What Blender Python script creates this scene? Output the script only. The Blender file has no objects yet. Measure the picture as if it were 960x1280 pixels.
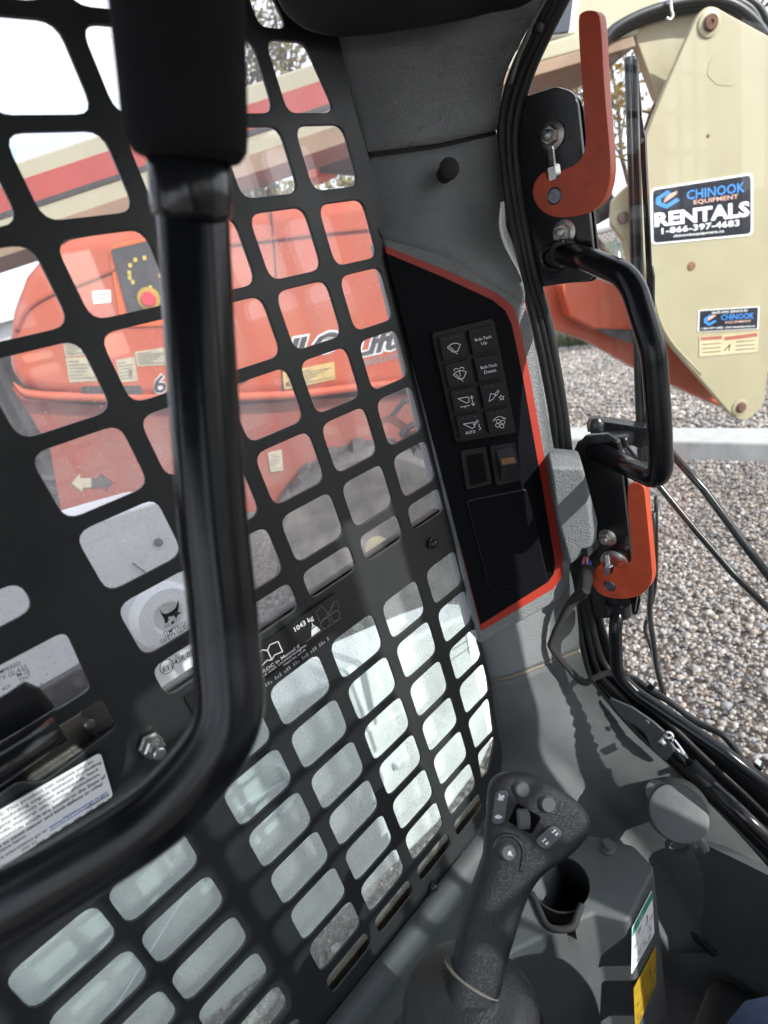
import bpy, bmesh, math, random
from mathutils import Vector, Matrix
import numpy as np

random.seed(7)
SC = bpy.context.scene
C = SC.collection

# ------------------------------------------------------------------ camera
EYE = Vector((0, 0, 1.65))
F = 703.0                     # focal length in pixels of the 960 x 1280 photograph
_a = Vector((820, -504.5, F)).normalized()              # cab forward in camera axes
_d = Vector((455, 1720, F)); _d = (_d - _a * _d.dot(_a)).normalized()   # down
_n = _a.cross(_d)                                        # cab left
def c2w(v): return Vector((v.dot(_a), v.dot(_n), -v.dot(_d)))
cam_d = bpy.data.cameras.new('camera'); cam = bpy.data.objects.new('camera', cam_d); C.objects.link(cam)
right, up, fwd = c2w(Vector((1, 0, 0))), c2w(Vector((0, -1, 0))), c2w(Vector((0, 0, 1)))
M = Matrix((right, up, -fwd)).transposed().to_4x4(); M.translation = EYE
cam.matrix_world = M
cam_d.sensor_fit = 'HORIZONTAL'; cam_d.sensor_width = 36; cam_d.lens = F / 960 * 36
cam_d.clip_start = 0.02; cam_d.clip_end = 2000
cam_d.dof.use_dof = True; cam_d.dof.focus_distance = 0.68; cam_d.dof.aperture_fstop = 8
SC.camera = cam

# ------------------------------------------------------------------ light
SUN = Vector((0.15, -0.86, 0.50)).normalized()
el = math.asin(SUN.z); az = math.atan2(SUN.x, SUN.y)
w = bpy.data.worlds.new('World'); SC.world = w; w.use_nodes = True
nt = w.node_tree; nt.nodes.clear()
out = nt.nodes.new('ShaderNodeOutputWorld'); bg = nt.nodes.new('ShaderNodeBackground')
sky = nt.nodes.new('ShaderNodeTexSky'); sky.sky_type = 'NISHITA'; sky.sun_disc = False
sky.sun_elevation = el; sky.sun_rotation = az; sky.dust_density = 1.5
tc = nt.nodes.new('ShaderNodeTexCoord'); mp = nt.nodes.new('ShaderNodeMapping')
mp.inputs['Scale'].default_value = (1.6, 1.6, 4.5)
ns = nt.nodes.new('ShaderNodeTexNoise'); ns.inputs['Scale'].default_value = 2.2; ns.inputs['Detail'].default_value = 7; ns.inputs['Roughness'].default_value = 0.55
rp = nt.nodes.new('ShaderNodeValToRGB'); rp.color_ramp.elements[0].position = 0.28; rp.color_ramp.elements[1].position = 0.55
mx = nt.nodes.new('ShaderNodeMixRGB'); mx.inputs[2].default_value = (6.3, 6.55, 7.2, 1)
L = nt.links.new
L(tc.outputs['Generated'], mp.inputs['Vector']); L(mp.outputs[0], ns.inputs['Vector']); L(ns.outputs[0], rp.inputs[0])
L(rp.outputs[0], mx.inputs[0]); L(sky.outputs[0], mx.inputs[1]); L(mx.outputs[0], bg.inputs[0])
bg.inputs['Strength'].default_value = 0.15; L(bg.outputs[0], out.inputs[0])
sd = bpy.data.lights.new('sun', 'SUN'); sd.energy = 2.9; sd.angle = math.radians(0.5); sd.color = (1, 0.965, 0.91)
so = bpy.data.objects.new('sun', sd); C.objects.link(so)
so.rotation_euler = SUN.to_track_quat('Z', 'Y').to_euler(); so.location = (3, -3, 6)
SC.view_settings.view_transform = 'Standard'; SC.view_settings.look = 'None'
SC.view_settings.exposure = 1.2; SC.view_settings.gamma = 1
SC.render.engine = 'CYCLES'
SC.cycles.max_bounces = 10; SC.cycles.transparent_max_bounces = 16
SC.render.resolution_x = 768; SC.render.resolution_y = 1024

# ------------------------------------------------------------------ projection helpers: a photograph pixel on a real plane of the place
def ray(px, py): return c2w(Vector((px - 480, py - 640, F)))
def atX(px, py, x): r = ray(px, py); return EYE + r * (x / r.x)
def atY(px, py, y): r = ray(px, py); return EYE + r * (y / r.y)
def atZ(px, py, z): r = ray(px, py); return EYE + r * ((z - EYE.z) / r.z)
def atN(px, py, P, N): r = ray(px, py); return EYE + r * ((P - EYE).dot(N) / r.dot(N))
HN = Vector((0.634, 0.773, 0)).normalized()              # facing of the boom lift, seen from the cab
def atH(px, py, s): return atN(px, py, EYE + HN * s, HN)

# ------------------------------------------------------------------ materials
def new_mat(name):
    m = bpy.data.materials.new(name); m.use_nodes = True
    return m, m.node_tree, m.node_tree.nodes['Principled BSDF']
def mat(name, col, rough=0.5, metal=0, grain=0, gscale=600, gtype='voronoi', mottle=0, mscale=8, dust=None, spec=0.5, coat=0, rvar=0):
    m, t, b = new_mat(name)
    b.inputs['Base Color'].default_value = (*col, 1); b.inputs['Roughness'].default_value = rough
    b.inputs['Metallic'].default_value = metal; b.inputs['Specular IOR Level'].default_value = spec
    b.inputs['Coat Weight'].default_value = coat; b.inputs['Coat Roughness'].default_value = 0.08
    tcn = t.nodes.new('ShaderNodeTexCoord')
    lk = t.links.new
    if mottle or dust or rvar:
        n1 = t.nodes.new('ShaderNodeTexNoise'); n1.inputs['Scale'].default_value = mscale; n1.inputs['Detail'].default_value = 8; n1.inputs['Roughness'].default_value = 0.65
        lk(tcn.outputs['Object'], n1.inputs['Vector'])
        if mottle or dust:
            r1 = t.nodes.new('ShaderNodeValToRGB'); e = r1.color_ramp.elements
            e[0].position = 0.35; e[1].position = 0.72
            if dust: e[0].color = (*col, 1); e[1].color = (*dust, 1)
            else:
                e[0].color = (*[c * (1 - mottle) for c in col], 1); e[1].color = (*[min(1, c * (1 + mottle)) for c in col], 1)
            lk(n1.outputs[0], r1.inputs[0]); lk(r1.outputs[0], b.inputs['Base Color'])
        if rvar:
            mr = t.nodes.new('ShaderNodeMapRange'); mr.inputs[3].default_value = rough - rvar; mr.inputs[4].default_value = rough + rvar
            mr.inputs[1].default_value = 0.3; mr.inputs[2].default_value = 0.7
            lk(n1.outputs[0], mr.inputs[0]); lk(mr.outputs[0], b.inputs['Roughness'])
    if grain:
        if gtype == 'voronoi':
            v = t.nodes.new('ShaderNodeTexVoronoi'); v.feature = 'SMOOTH_F1'; v.inputs['Scale'].default_value = gscale
            v.inputs['Smoothness'].default_value = 0.5
            nn = t.nodes.new('ShaderNodeTexNoise'); nn.inputs['Scale'].default_value = gscale * 0.35
            av = t.nodes.new('ShaderNodeMixRGB'); av.inputs[0].default_value = 0.02
            lk(tcn.outputs['Object'], nn.inputs['Vector']); lk(tcn.outputs['Object'], av.inputs[1]); lk(nn.outputs[1], av.inputs[2])
            lk(av.outputs[0], v.inputs['Vector']); src = v.outputs['Distance']
        else:
            v = t.nodes.new('ShaderNodeTexNoise'); v.inputs['Scale'].default_value = gscale; v.inputs['Detail'].default_value = 4
            lk(tcn.outputs['Object'], v.inputs['Vector']); src = v.outputs[0]
        bp = t.nodes.new('ShaderNodeBump'); bp.inputs['Strength'].default_value = grain; bp.inputs['Distance'].default_value = 0.001
        bp.invert = gtype == 'voronoi'
        lk(src, bp.inputs['Height']); lk(bp.outputs[0], b.inputs['Normal'])
    return m

TRIM = mat('grey_grained_plastic', (0.178, 0.193, 0.201), 0.5, grain=1.0, gscale=400, mottle=0.06, mscale=5)
TRIM2 = mat('dark_grey_plastic', (0.098, 0.109, 0.114), 0.5, grain=0.4, gscale=900, mottle=0.15, mscale=12)
BLACKSOFT = mat('black_soft_plastic', (0.012, 0.013, 0.015), 0.7, grain=0.4, gscale=900)
BLACKPANEL = mat('black_fascia_plastic', (0.005, 0.0055, 0.007), 0.5, rvar=0.06, mscale=60, grain=0.06, gscale=1500, spec=0.06)
KEYBLACK = mat('black_key_plastic', (0.014, 0.015, 0.017), 0.45, spec=0.25)
GUARD = mat('black_powder_coat', (0.019, 0.0215, 0.023), 0.38, grain=0.12, gscale=700, gtype='noise', rvar=0.1, mscale=11, dust=(0.026, 0.029, 0.030), spec=0.4)
GLOSS = mat('black_gloss_paint', (0.010, 0.011, 0.013), 0.22, grain=0.05, gscale=300, gtype='noise', rvar=0.06, mscale=25)
TUBE = mat('black_satin_paint', (0.007, 0.008, 0.010), 0.2, spec=0.3, rvar=0.08, mscale=45, grain=0.05, gscale=400, gtype='noise')
FOAM = mat('black_foam', (0.012, 0.012, 0.014), 0.95, grain=0.8, gscale=900, gtype='noise', spec=0.2)
RUBBER = mat('black_rubber', (0.013, 0.014, 0.015), 0.5, grain=0.15, gscale=300, gtype='noise', rvar=0.1, mscale=40)
RED = mat('orange_red_stripe', (0.33, 0.028, 0.015), 0.5)
LEVER = mat('orange_red_plastic', (0.62, 0.085, 0.030), 0.42, grain=0.22, gscale=1200, gtype='noise', mottle=0.16, mscale=40, rvar=0.08)
STEEL = mat('zinc_steel', (0.52, 0.52, 0.50), 0.35, metal=1, grain=0.2, gscale=900, gtype='noise', mottle=0.25, mscale=160)
CHROME = mat('polished_rod', (0.62, 0.62, 0.63), 0.18, metal=1)
ALU = mat('brushed_aluminium', (0.24, 0.225, 0.21), 0.36, metal=1, grain=0.2, gscale=300, gtype='noise', mottle=0.15, mscale=20)
WHITEPRINT = mat('white_print', (0.75, 0.76, 0.77), 0.6)
GREYPRINT = mat('grey_print', (0.22, 0.22, 0.23), 0.6)
DIMPRINT = mat('dim_print', (0.06, 0.062, 0.065), 0.6)
BLACKPRINT = mat('black_print', (0.02, 0.02, 0.022), 0.6)
BLUEPRINT = mat('blue_print', (0.03, 0.22, 0.62), 0.5)
LINKBLUE = mat('link_blue_print', (0.02, 0.11, 0.42), 0.6)
PINKPRINT = mat('salmon_print', (0.68, 0.42, 0.35), 0.5)
REDPRINT = mat('dull_red_print', (0.32, 0.09, 0.055), 0.6)
PAPER = mat('white_label', (0.80, 0.81, 0.83), 0.5)
NAVY = mat('dark_navy_label', (0.014, 0.016, 0.026), 0.5, spec=0.15)
GREEN = mat('green_label', (0.03, 0.27, 0.17), 0.45)
YELLOW = mat('yellow_label', (0.42, 0.27, 0.02), 0.45, mottle=0.1, mscale=40)
AMBER = mat('amber_lens', (0.20, 0.09, 0.015), 0.3)
GREYKEY = mat('grey_rubber_key', (0.085, 0.087, 0.093), 0.55, grain=0.1, gscale=800, gtype='noise')
STICK = mat('black_leather_grain', (0.008, 0.009, 0.0125), 0.42, grain=0.45, gscale=700, rvar=0.08, mscale=50)
CAPMAT = mat('dusty_grey_cap', (0.115, 0.125, 0.130), 0.6, dust=(0.155, 0.165, 0.168), mscale=60, grain=0.1, gscale=400, gtype='noise')
LOOM = mat('woven_loom_sleeve', (0.035, 0.036, 0.035), 0.7, grain=1.0, gscale=1100)
DENIM = mat('blue_denim', (0.035, 0.055, 0.12), 0.9, grain=0.6, gscale=1400, gtype='noise', mottle=0.15, mscale=60)
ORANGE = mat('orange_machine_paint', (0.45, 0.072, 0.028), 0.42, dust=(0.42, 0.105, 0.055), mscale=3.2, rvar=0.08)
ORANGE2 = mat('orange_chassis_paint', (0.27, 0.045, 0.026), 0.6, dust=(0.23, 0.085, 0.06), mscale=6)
CREAM = mat('cream_machine_paint', (0.345, 0.31, 0.20), 0.4, mottle=0.07, mscale=2.5, rvar=0.08)
def streaks(m, col, amt):
    t = m.node_tree; b = t.nodes['Principled BSDF']; lk = t.links.new; src = b.inputs['Base Color'].links[0].from_socket
    tcn = t.nodes.new('ShaderNodeTexCoord'); mp_ = t.nodes.new('ShaderNodeMapping'); mp_.inputs['Scale'].default_value = (9, 9, .9)
    n1 = t.nodes.new('ShaderNodeTexNoise'); n1.inputs['Scale'].default_value = 2.6; n1.inputs['Detail'].default_value = 9; n1.inputs['Roughness'].default_value = .7
    r1 = t.nodes.new('ShaderNodeMapRange'); r1.inputs[1].default_value = .5; r1.inputs[2].default_value = .8; r1.inputs[4].default_value = amt
    n2 = t.nodes.new('ShaderNodeTexNoise'); n2.inputs['Scale'].default_value = 90; n2.inputs['Detail'].default_value = 3
    r2 = t.nodes.new('ShaderNodeMapRange'); r2.inputs[1].default_value = .70; r2.inputs[2].default_value = .76; r2.inputs[4].default_value = .7
    ad = t.nodes.new('ShaderNodeMath'); ad.operation = 'MAXIMUM'; mx_ = t.nodes.new('ShaderNodeMixRGB'); mx_.inputs[2].default_value = (*col, 1)
    lk(tcn.outputs['Object'], mp_.inputs[0]); lk(mp_.outputs[0], n1.inputs['Vector']); lk(tcn.outputs['Object'], n2.inputs['Vector'])
    lk(n1.outputs[0], r1.inputs[0]); lk(n2.outputs[0], r2.inputs[0]); lk(r1.outputs[0], ad.inputs[0]); lk(r2.outputs[0], ad.inputs[1])
    lk(ad.outputs[0], mx_.inputs[0]); lk(src, mx_.inputs[1]); lk(mx_.outputs[0], b.inputs['Base Color'])
streaks(CREAM, (.22, .17, .10), .10)
CREAM2 = mat('cream_boom_paint', (0.38, 0.35, 0.25), 0.42, mottle=0.06, mscale=3)
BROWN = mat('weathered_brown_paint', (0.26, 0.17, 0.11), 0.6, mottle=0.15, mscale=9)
STRIPE = mat('red_boom_stripe', (0.36, 0.06, 0.05), 0.45, mottle=0.08, mscale=4)
RUST = mat('rusty_steel', (0.12, 0.055, 0.035), 0.8, mottle=0.4, mscale=60)
TYRE = mat('dusty_tyre_rubber', (0.045, 0.043, 0.042), 0.85, dust=(0.13, 0.12, 0.115), mscale=9, grain=0.5, gscale=120, gtype='noise')
WHITEARM = mat('white_loader_paint', (0.80, 0.81, 0.82), 0.45, mottle=0.05, mscale=10, grain=0.1, gscale=150, gtype='noise')
HOSE = mat('hydraulic_hose', (0.022, 0.026, 0.03), 0.4, mottle=0.3, mscale=30)
DARKGREY = mat('dark_machine_grey', (0.05, 0.048, 0.05), 0.6, mottle=0.3, mscale=20)
CONC = mat('concrete', (0.40, 0.40, 0.39), 0.85, mottle=0.10, mscale=9, grain=0.5, gscale=90, gtype='noise')
BARK = mat('bark', (0.10, 0.075, 0.055), 0.9, mottle=0.4, mscale=14, grain=0.8, gscale=60, gtype='noise')
SHEDW = mat('white_metal_cladding', (0.62, 0.63, 0.66), 0.5, mottle=0.1, mscale=1.5)
DARKBLUE = mat('dark_blue_panel', (0.02, 0.03, 0.055), 0.4)

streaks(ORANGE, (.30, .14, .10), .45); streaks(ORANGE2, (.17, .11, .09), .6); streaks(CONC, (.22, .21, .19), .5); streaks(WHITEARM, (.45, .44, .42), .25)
def leaf_mat(name, c1, c2):
    m, t, b = new_mat(name)
    g = t.nodes.new('ShaderNodeNewGeometry'); r = t.nodes.new('ShaderNodeValToRGB')
    r.color_ramp.elements[0].color = (*c1, 1); r.color_ramp.elements[1].color = (*c2, 1)
    t.links.new(g.outputs['Random Per Island'], r.inputs[0]); t.links.new(r.outputs[0], b.inputs['Base Color'])
    b.inputs['Roughness'].default_value = 0.6
    tr = t.nodes.new('ShaderNodeBsdfTranslucent'); t.links.new(r.outputs[0], tr.inputs[0])
    ms = t.nodes.new('ShaderNodeMixShader'); ms.inputs[0].default_value = 0.35
    t.links.new(b.outputs[0], ms.inputs[1]); t.links.new(tr.outputs[0], ms.inputs[2])
    t.links.new(ms.outputs[0], t.nodes['Material Output'].inputs[0])
    return m
LEAFY = leaf_mat('yellow_leaves', (0.22, 0.12, 0.02), (0.30, 0.22, 0.04))
LEAFG = leaf_mat('olive_leaves', (0.09, 0.10, 0.03), (0.30, 0.23, 0.06))
GRASSM = leaf_mat('grass_blades', (0.06, 0.10, 0.03), (0.13, 0.15, 0.06))

def glass_mat(name, tint, dust, dustcol, refl=1.0):
    m, t, b = new_mat(name); t.nodes.remove(b); lk = t.links.new
    tr = t.nodes.new('ShaderNodeBsdfTransparent'); tr.inputs[0].default_value = (*tint, 1)
    gl = t.nodes.new('ShaderNodeBsdfGlossy'); gl.inputs['Roughness'].default_value = 0.015
    fr = t.nodes.new('ShaderNodeFresnel'); fr.inputs[0].default_value = 1.5
    mu = t.nodes.new('ShaderNodeMath'); mu.operation = 'MULTIPLY'; mu.inputs[1].default_value = refl
    geo = t.nodes.new('ShaderNodeNewGeometry'); io = t.nodes.new('ShaderNodeMapRange'); io.inputs[3].default_value = 1.5; io.inputs[4].default_value = 1 / 1.5
    lk(geo.outputs['Backfacing'], io.inputs[0]); lk(io.outputs[0], fr.inputs[0])
    m1 = t.nodes.new('ShaderNodeMixShader')
    lk(fr.outputs[0], mu.inputs[0]); lk(mu.outputs[0], m1.inputs[0]); lk(tr.outputs[0], m1.inputs[1]); lk(gl.outputs[0], m1.inputs[2])
    df = t.nodes.new('ShaderNodeBsdfDiffuse'); df.inputs[0].default_value = (*dustcol, 1)
    tl = t.nodes.new('ShaderNodeBsdfTranslucent'); tl.inputs[0].default_value = (*dustcol, 1)
    m2 = t.nodes.new('ShaderNodeMixShader'); m2.inputs[0].default_value = 0.5
    lk(df.outputs[0], m2.inputs[1]); lk(tl.outputs[0], m2.inputs[2])
    tcn = t.nodes.new('ShaderNodeTexCoord')
    a1 = t.nodes.new('ShaderNodeTexNoise'); a1.inputs['Scale'].default_value = 9; a1.inputs['Detail'].default_value = 6
    a2 = t.nodes.new('ShaderNodeTexNoise'); a2.inputs['Scale'].default_value = 420; a2.inputs['Detail'].default_value = 2
    lk(tcn.outputs['Object'], a1.inputs['Vector']); lk(tcn.outputs['Object'], a2.inputs['Vector'])
    r1 = t.nodes.new('ShaderNodeMapRange'); r1.inputs[1].default_value = 0.35; r1.inputs[2].default_value = 0.7
    r1.inputs[3].default_value = dust * 0.45; r1.inputs[4].default_value = dust * 1.5
    lk(a1.outputs[0], r1.inputs[0])
    r2 = t.nodes.new('ShaderNodeMapRange'); r2.inputs[1].default_value = 0.62; r2.inputs[2].default_value = 0.78
    r2.inputs[3].default_value = 0.75; r2.inputs[4].default_value = 2.6
    lk(a2.outputs[0], r2.inputs[0])
    mm = t.nodes.new('ShaderNodeMath'); mm.operation = 'MULTIPLY'; mm.use_clamp = True
    lk(r1.outputs[0], mm.inputs[0]); lk(r2.outputs[0], mm.inputs[1])
    m3 = t.nodes.new('ShaderNodeMixShader'); lk(mm.outputs[0], m3.inputs[0]); lk(m1.outputs[0], m3.inputs[1]); lk(m2.outputs[0], m3.inputs[2])
    lk(m3.outputs[0], t.nodes['Material Output'].inputs[0])
    return m
GLASS = glass_mat('dusty_window_glass', (0.95, 0.96, 0.96), 0.15, (0.85, 0.84, 0.84), 1.3)
GLASS2 = glass_mat('green_tinted_glass', (0.78, 0.84, 0.825), 0.27, (0.75, 0.78, 0.77), 1.3)
WINDSHIELD = glass_mat('clear_windshield_glass', (0.97, 0.98, 0.97), 0.008, (0.7, 0.7, 0.7), 0.7)

# ------------------------------------------------------------------ object helpers
def tag(o, label=None, cat=None, group=None, kind=None):
    if label: o['label'] = label
    if cat: o['category'] = cat
    if group: o['group'] = group
    if kind: o['kind'] = kind
    return o
def thing(name, label, cat, loc=(0, 0, 0), group=None):
    o = bpy.data.objects.new(name, None); o.empty_display_size = 0.05; C.objects.link(o); o.location = loc
    return tag(o, label, cat, group)
def link(name, me, mats, parent=None, smooth=False, bevel=0, segs=2, angle=30):
    o = bpy.data.objects.new(name, me); C.objects.link(o)
    for m in (mats if isinstance(mats, (list, tuple)) else [mats]): me.materials.append(m)
    if smooth:
        me.polygons.foreach_set('use_smooth', [True] * len(me.polygons))
    if bevel:
        b = o.modifiers.new('bevel', 'BEVEL'); b.width = bevel; b.segments = segs; b.limit_method = 'ANGLE'; b.angle_limit = math.radians(angle)
        b.harden_normals = False
        me.polygons.foreach_set('use_smooth', [True] * len(me.polygons))
        wn = o.modifiers.new('normals', 'WEIGHTED_NORMAL'); wn.keep_sharp = False; wn.weight = 80
    if parent: setpar(o, parent)
    return o
def world_loc(o):
    p = Vector(o.location)
    while o.parent: o = o.parent; p += Vector(o.location)
    return p
def setpar(o, parent):
    p = world_loc(parent); o.parent = parent; o.location = Vector(o.location) - p
def mesh(name, vs, fs, mats, parent=None, **k):
    me = bpy.data.meshes.new(name); me.from_pydata([tuple(v) for v in vs], [], fs)
    bm = bmesh.new(); bm.from_mesh(me); bmesh.ops.recalc_face_normals(bm, faces=bm.faces); bm.to_mesh(me); bm.free()
    me.update()
    return link(name, me, mats, parent, **k)
def prism(name, pts, vec, mats, parent=None, **k):
    n = len(pts); vec = Vector(vec)
    vs = [Vector(p) for p in pts] + [Vector(p) + vec for p in pts]
    fs = [list(range(n)), list(range(2 * n - 1, n - 1, -1))] + [[i, (i + 1) % n, n + (i + 1) % n, n + i] for i in range(n)]
    return mesh(name, vs, fs, mats, parent, **k)
def grid(name, rows, mats, parent=None, thick=0, **k):
    nr, nc = len(rows), len(rows[0]); vs = [p for r in rows for p in r]
    fs = [[i * nc + j, i * nc + j + 1, (i + 1) * nc + j + 1, (i + 1) * nc + j] for i in range(nr - 1) for j in range(nc - 1)]
    o = mesh(name, vs, fs, mats, parent, **k)
    if thick:
        s = o.modifiers.new('thickness', 'SOLIDIFY'); s.thickness = thick; s.offset = 0
    return o
def box(name, c, size, mats, parent=None, rot=None, **k):
    sx, sy, sz = [s / 2 for s in size]; R_ = rot or Matrix.Identity(3); c = Vector(c)
    vs = [c + R_ @ Vector((x * sx, y * sy, z * sz)) for x in (-1, 1) for y in (-1, 1) for z in (-1, 1)]
    fs = [[0, 1, 3, 2], [4, 6, 7, 5], [0, 4, 5, 1], [2, 3, 7, 6], [0, 2, 6, 4], [1, 5, 7, 3]]
    return mesh(name, vs, fs, mats, parent, **k)
def smooth_path(pts, sub=8):
    P = [Vector(p) for p in pts]; P = [P[0] * 2 - P[1]] + P + [P[-1] * 2 - P[-2]]; o = []
    for i in range(1, len(P) - 2):
        for s in range(sub):
            t = s / sub; a, b, c, d = P[i - 1:i + 3]
            o.append(0.5 * (2 * b + (c - a) * t + (2 * a - 5 * b + 4 * c - d) * t * t + (3 * b - a - 3 * c + d) * t ** 3))
    o.append(P[-2]); return o
def fillet_path(pts, rad, seg=8):
    P = [Vector(p) for p in pts]; o = [P[0]]
    for i in range(1, len(P) - 1):
        a, b, c = P[i - 1], P[i], P[i + 1]; u, v = (a - b), (c - b)
        r = rad[i - 1] if isinstance(rad, (list, tuple)) else rad
        ang = u.angle(v); tl = min(r / math.tan(ang / 2), u.length * 0.48, v.length * 0.48)
        p0, p1 = b + u.normalized() * tl, b + v.normalized() * tl
        for s in range(seg + 1):
            t = s / seg; o.append(p0 * (1 - t) ** 2 + b * 2 * t * (1 - t) + p1 * t * t)
    o.append(P[-1]); return o
def tube(name, path, r, mats, parent=None, n=14, caps=True, flat=None):
    P = [Vector(p) for p in path]; m = len(P)
    rr = r if callable(r) else (lambda t: r)
    T = [(P[min(i + 1, m - 1)] - P[max(i - 1, 0)]).normalized() for i in range(m)]
    x = T[0].orthogonal().normalized() if flat is None else (flat - T[0] * flat.dot(T[0])).normalized()
    vs, fs = [], []
    for i in range(m):
        x = (x - T[i] * x.dot(T[i])).normalized(); y = T[i].cross(x)
        q = rr(i / (m - 1)); ra, rb = q if isinstance(q, tuple) else (q, q)
        for k in range(n):
            a = 2 * math.pi * k / n; vs.append(P[i] + x * math.cos(a) * ra + y * math.sin(a) * rb)
    for i in range(m - 1):
        for k in range(n):
            fs.append([i * n + k, i * n + (k + 1) % n, (i + 1) * n + (k + 1) % n, (i + 1) * n + k])
    if caps: fs += [list(range(n))[::-1], list(range((m - 1) * n, m * n))]
    o = mesh(name, vs, fs, mats, parent)
    o.data.polygons.foreach_set('use_smooth', [len(p.vertices) == 4 for p in o.data.polygons])
    return o
def lathe(name, c, axis, prof, mats, parent=None, n=24, smooth=True, start=None, caps=True):
    ax = Vector(axis).normalized(); x = start.normalized() if start else ax.orthogonal().normalized(); y = ax.cross(x); c = Vector(c)
    vs, fs = [], []; m = len(prof)
    for r, h in prof:
        for k in range(n):
            a = 2 * math.pi * k / n; vs.append(c + ax * h + (x * math.cos(a) + y * math.sin(a)) * r)
    for i in range(m - 1):
        for k in range(n): fs.append([i * n + k, i * n + (k + 1) % n, (i + 1) * n + (k + 1) % n, (i + 1) * n + k])
    if caps: fs += [list(range(n)), list(range((m - 1) * n, m * n))]
    o = mesh(name, vs, fs, mats, parent)
    if smooth and n > 8:
        o.data.polygons.foreach_set('use_smooth', [True] * len(o.data.polygons))
        e = o.modifiers.new('edges', 'EDGE_SPLIT'); e.split_angle = math.radians(40)
    return o
def round_poly(pts, rad, seg=4):
    n = len(pts); o = []
    for i in range(n):
        a, b, c = [Vector(pts[(i + k) % n]) for k in (-1, 0, 1)]
        r = rad[i] if isinstance(rad, (list, tuple)) else rad
        if r <= 0: o.append(b); continue
        u, v = a - b, c - b; ang = u.angle(v)
        tl = min(r / math.tan(ang / 2), u.length * 0.48, v.length * 0.48)
        p0, p1 = b + u.normalized() * tl, b + v.normalized() * tl
        for s in range(seg + 1):
            t = s / seg; o.append(p0 * (1 - t) ** 2 + b * 2 * t * (1 - t) + p1 * t * t)
    return o
def plate2d(name, outer, holes, thick, bev, mats, parent, xf):
    """flat plate with holes: 2D outline -> extruded mesh, mapped to the place by xf(x, y, z)"""
    cu = bpy.data.curves.new(name, 'CURVE'); cu.dimensions = '2D'; cu.fill_mode = 'BOTH'; cu.extrude = thick / 2 - bev; cu.bevel_depth = bev; cu.bevel_resolution = 1; cu.offset = -bev
    for poly in [outer] + holes:
        s = cu.splines.new('POLY'); s.points.add(len(poly) - 1); s.use_cyclic_u = True
        for p, q in zip(s.points, poly): p.co = (q[0], q[1], 0, 1)
    o = bpy.data.objects.new(name, cu); C.objects.link(o)
    dg = bpy.context.evaluated_depsgraph_get(); me = bpy.data.meshes.new_from_object(o.evaluated_get(dg))
    bpy.data.objects.remove(o); bpy.data.curves.remove(cu)
    me.name = name; me.materials.clear()
    for v in me.vertices: v.co = xf(*v.co)
    me.update()
    return link(name, me, mats, parent)
class Quad:
    """a flat patch of the place from its four corners TL, TR, BR, BL; (u, v) in 0..1, v up, d = height off the surface towards the viewer"""
    def __init__(s, tl, tr, br, bl):
        s.c = [Vector(q) for q in (tl, tr, br, bl)]
        n = (s.c[1] - s.c[3]).cross(s.c[0] - s.c[2]).normalized()
        if n.dot(EYE - s.c[0]) < 0: n = -n
        s.n = n
    def __call__(s, u, v, d=0):
        tl, tr, br, bl = s.c
        return (tl * (1 - u) + tr * u) * v + (bl * (1 - u) + br * u) * (1 - v) + s.n * d
    def sub(s, u0, v0, u1, v1, d=0): return Quad(s(u0, v1, d), s(u1, v1, d), s(u1, v0, d), s(u0, v0, d))
    def w(s): return (s.c[1] - s.c[0]).length
    def h(s): return (s.c[3] - s.c[0]).length
def qpoly(name, q, pts, d, thick, mats, parent, **k):
    return prism(name, [q(u, v, d) for u, v in pts], -q.n * thick, mats, parent, **k)
def rrect(q, u0, v0, u1, v1, r, seg=4):
    W_, H_ = q.w(), q.h(); pts = [(u0 * W_, v0 * H_, 0), (u1 * W_, v0 * H_, 0), (u1 * W_, v1 * H_, 0), (u0 * W_, v1 * H_, 0)]
    return [(p.x / W_, p.y / H_) for p in round_poly(pts, r, seg)]
def chaikin(pts, n=2):
    P = [Vector(p) for p in pts]
    for _ in range(n): P = [q for i in range(len(P)) for q in (lerp(P[i], P[(i + 1) % len(P)], .25), lerp(P[i], P[(i + 1) % len(P)], .75))]
    return P
def text_mesh(s, bold=0.0, shear=0.0, space=1.0):
    cu = bpy.data.curves.new('t', 'FONT'); cu.body = s; cu.resolution_u = 2; cu.offset = bold; cu.shear = shear; cu.space_character = space
    o = bpy.data.objects.new('t', cu); C.objects.link(o)
    dg = bpy.context.evaluated_depsgraph_get(); me = bpy.data.meshes.new_from_object(o.evaluated_get(dg))
    vs = [Vector(v.co) for v in me.vertices]; fs = [list(p.vertices) for p in me.polygons]
    bpy.data.objects.remove(o); bpy.data.curves.remove(cu); bpy.data.meshes.remove(me)
    return vs, fs
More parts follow.
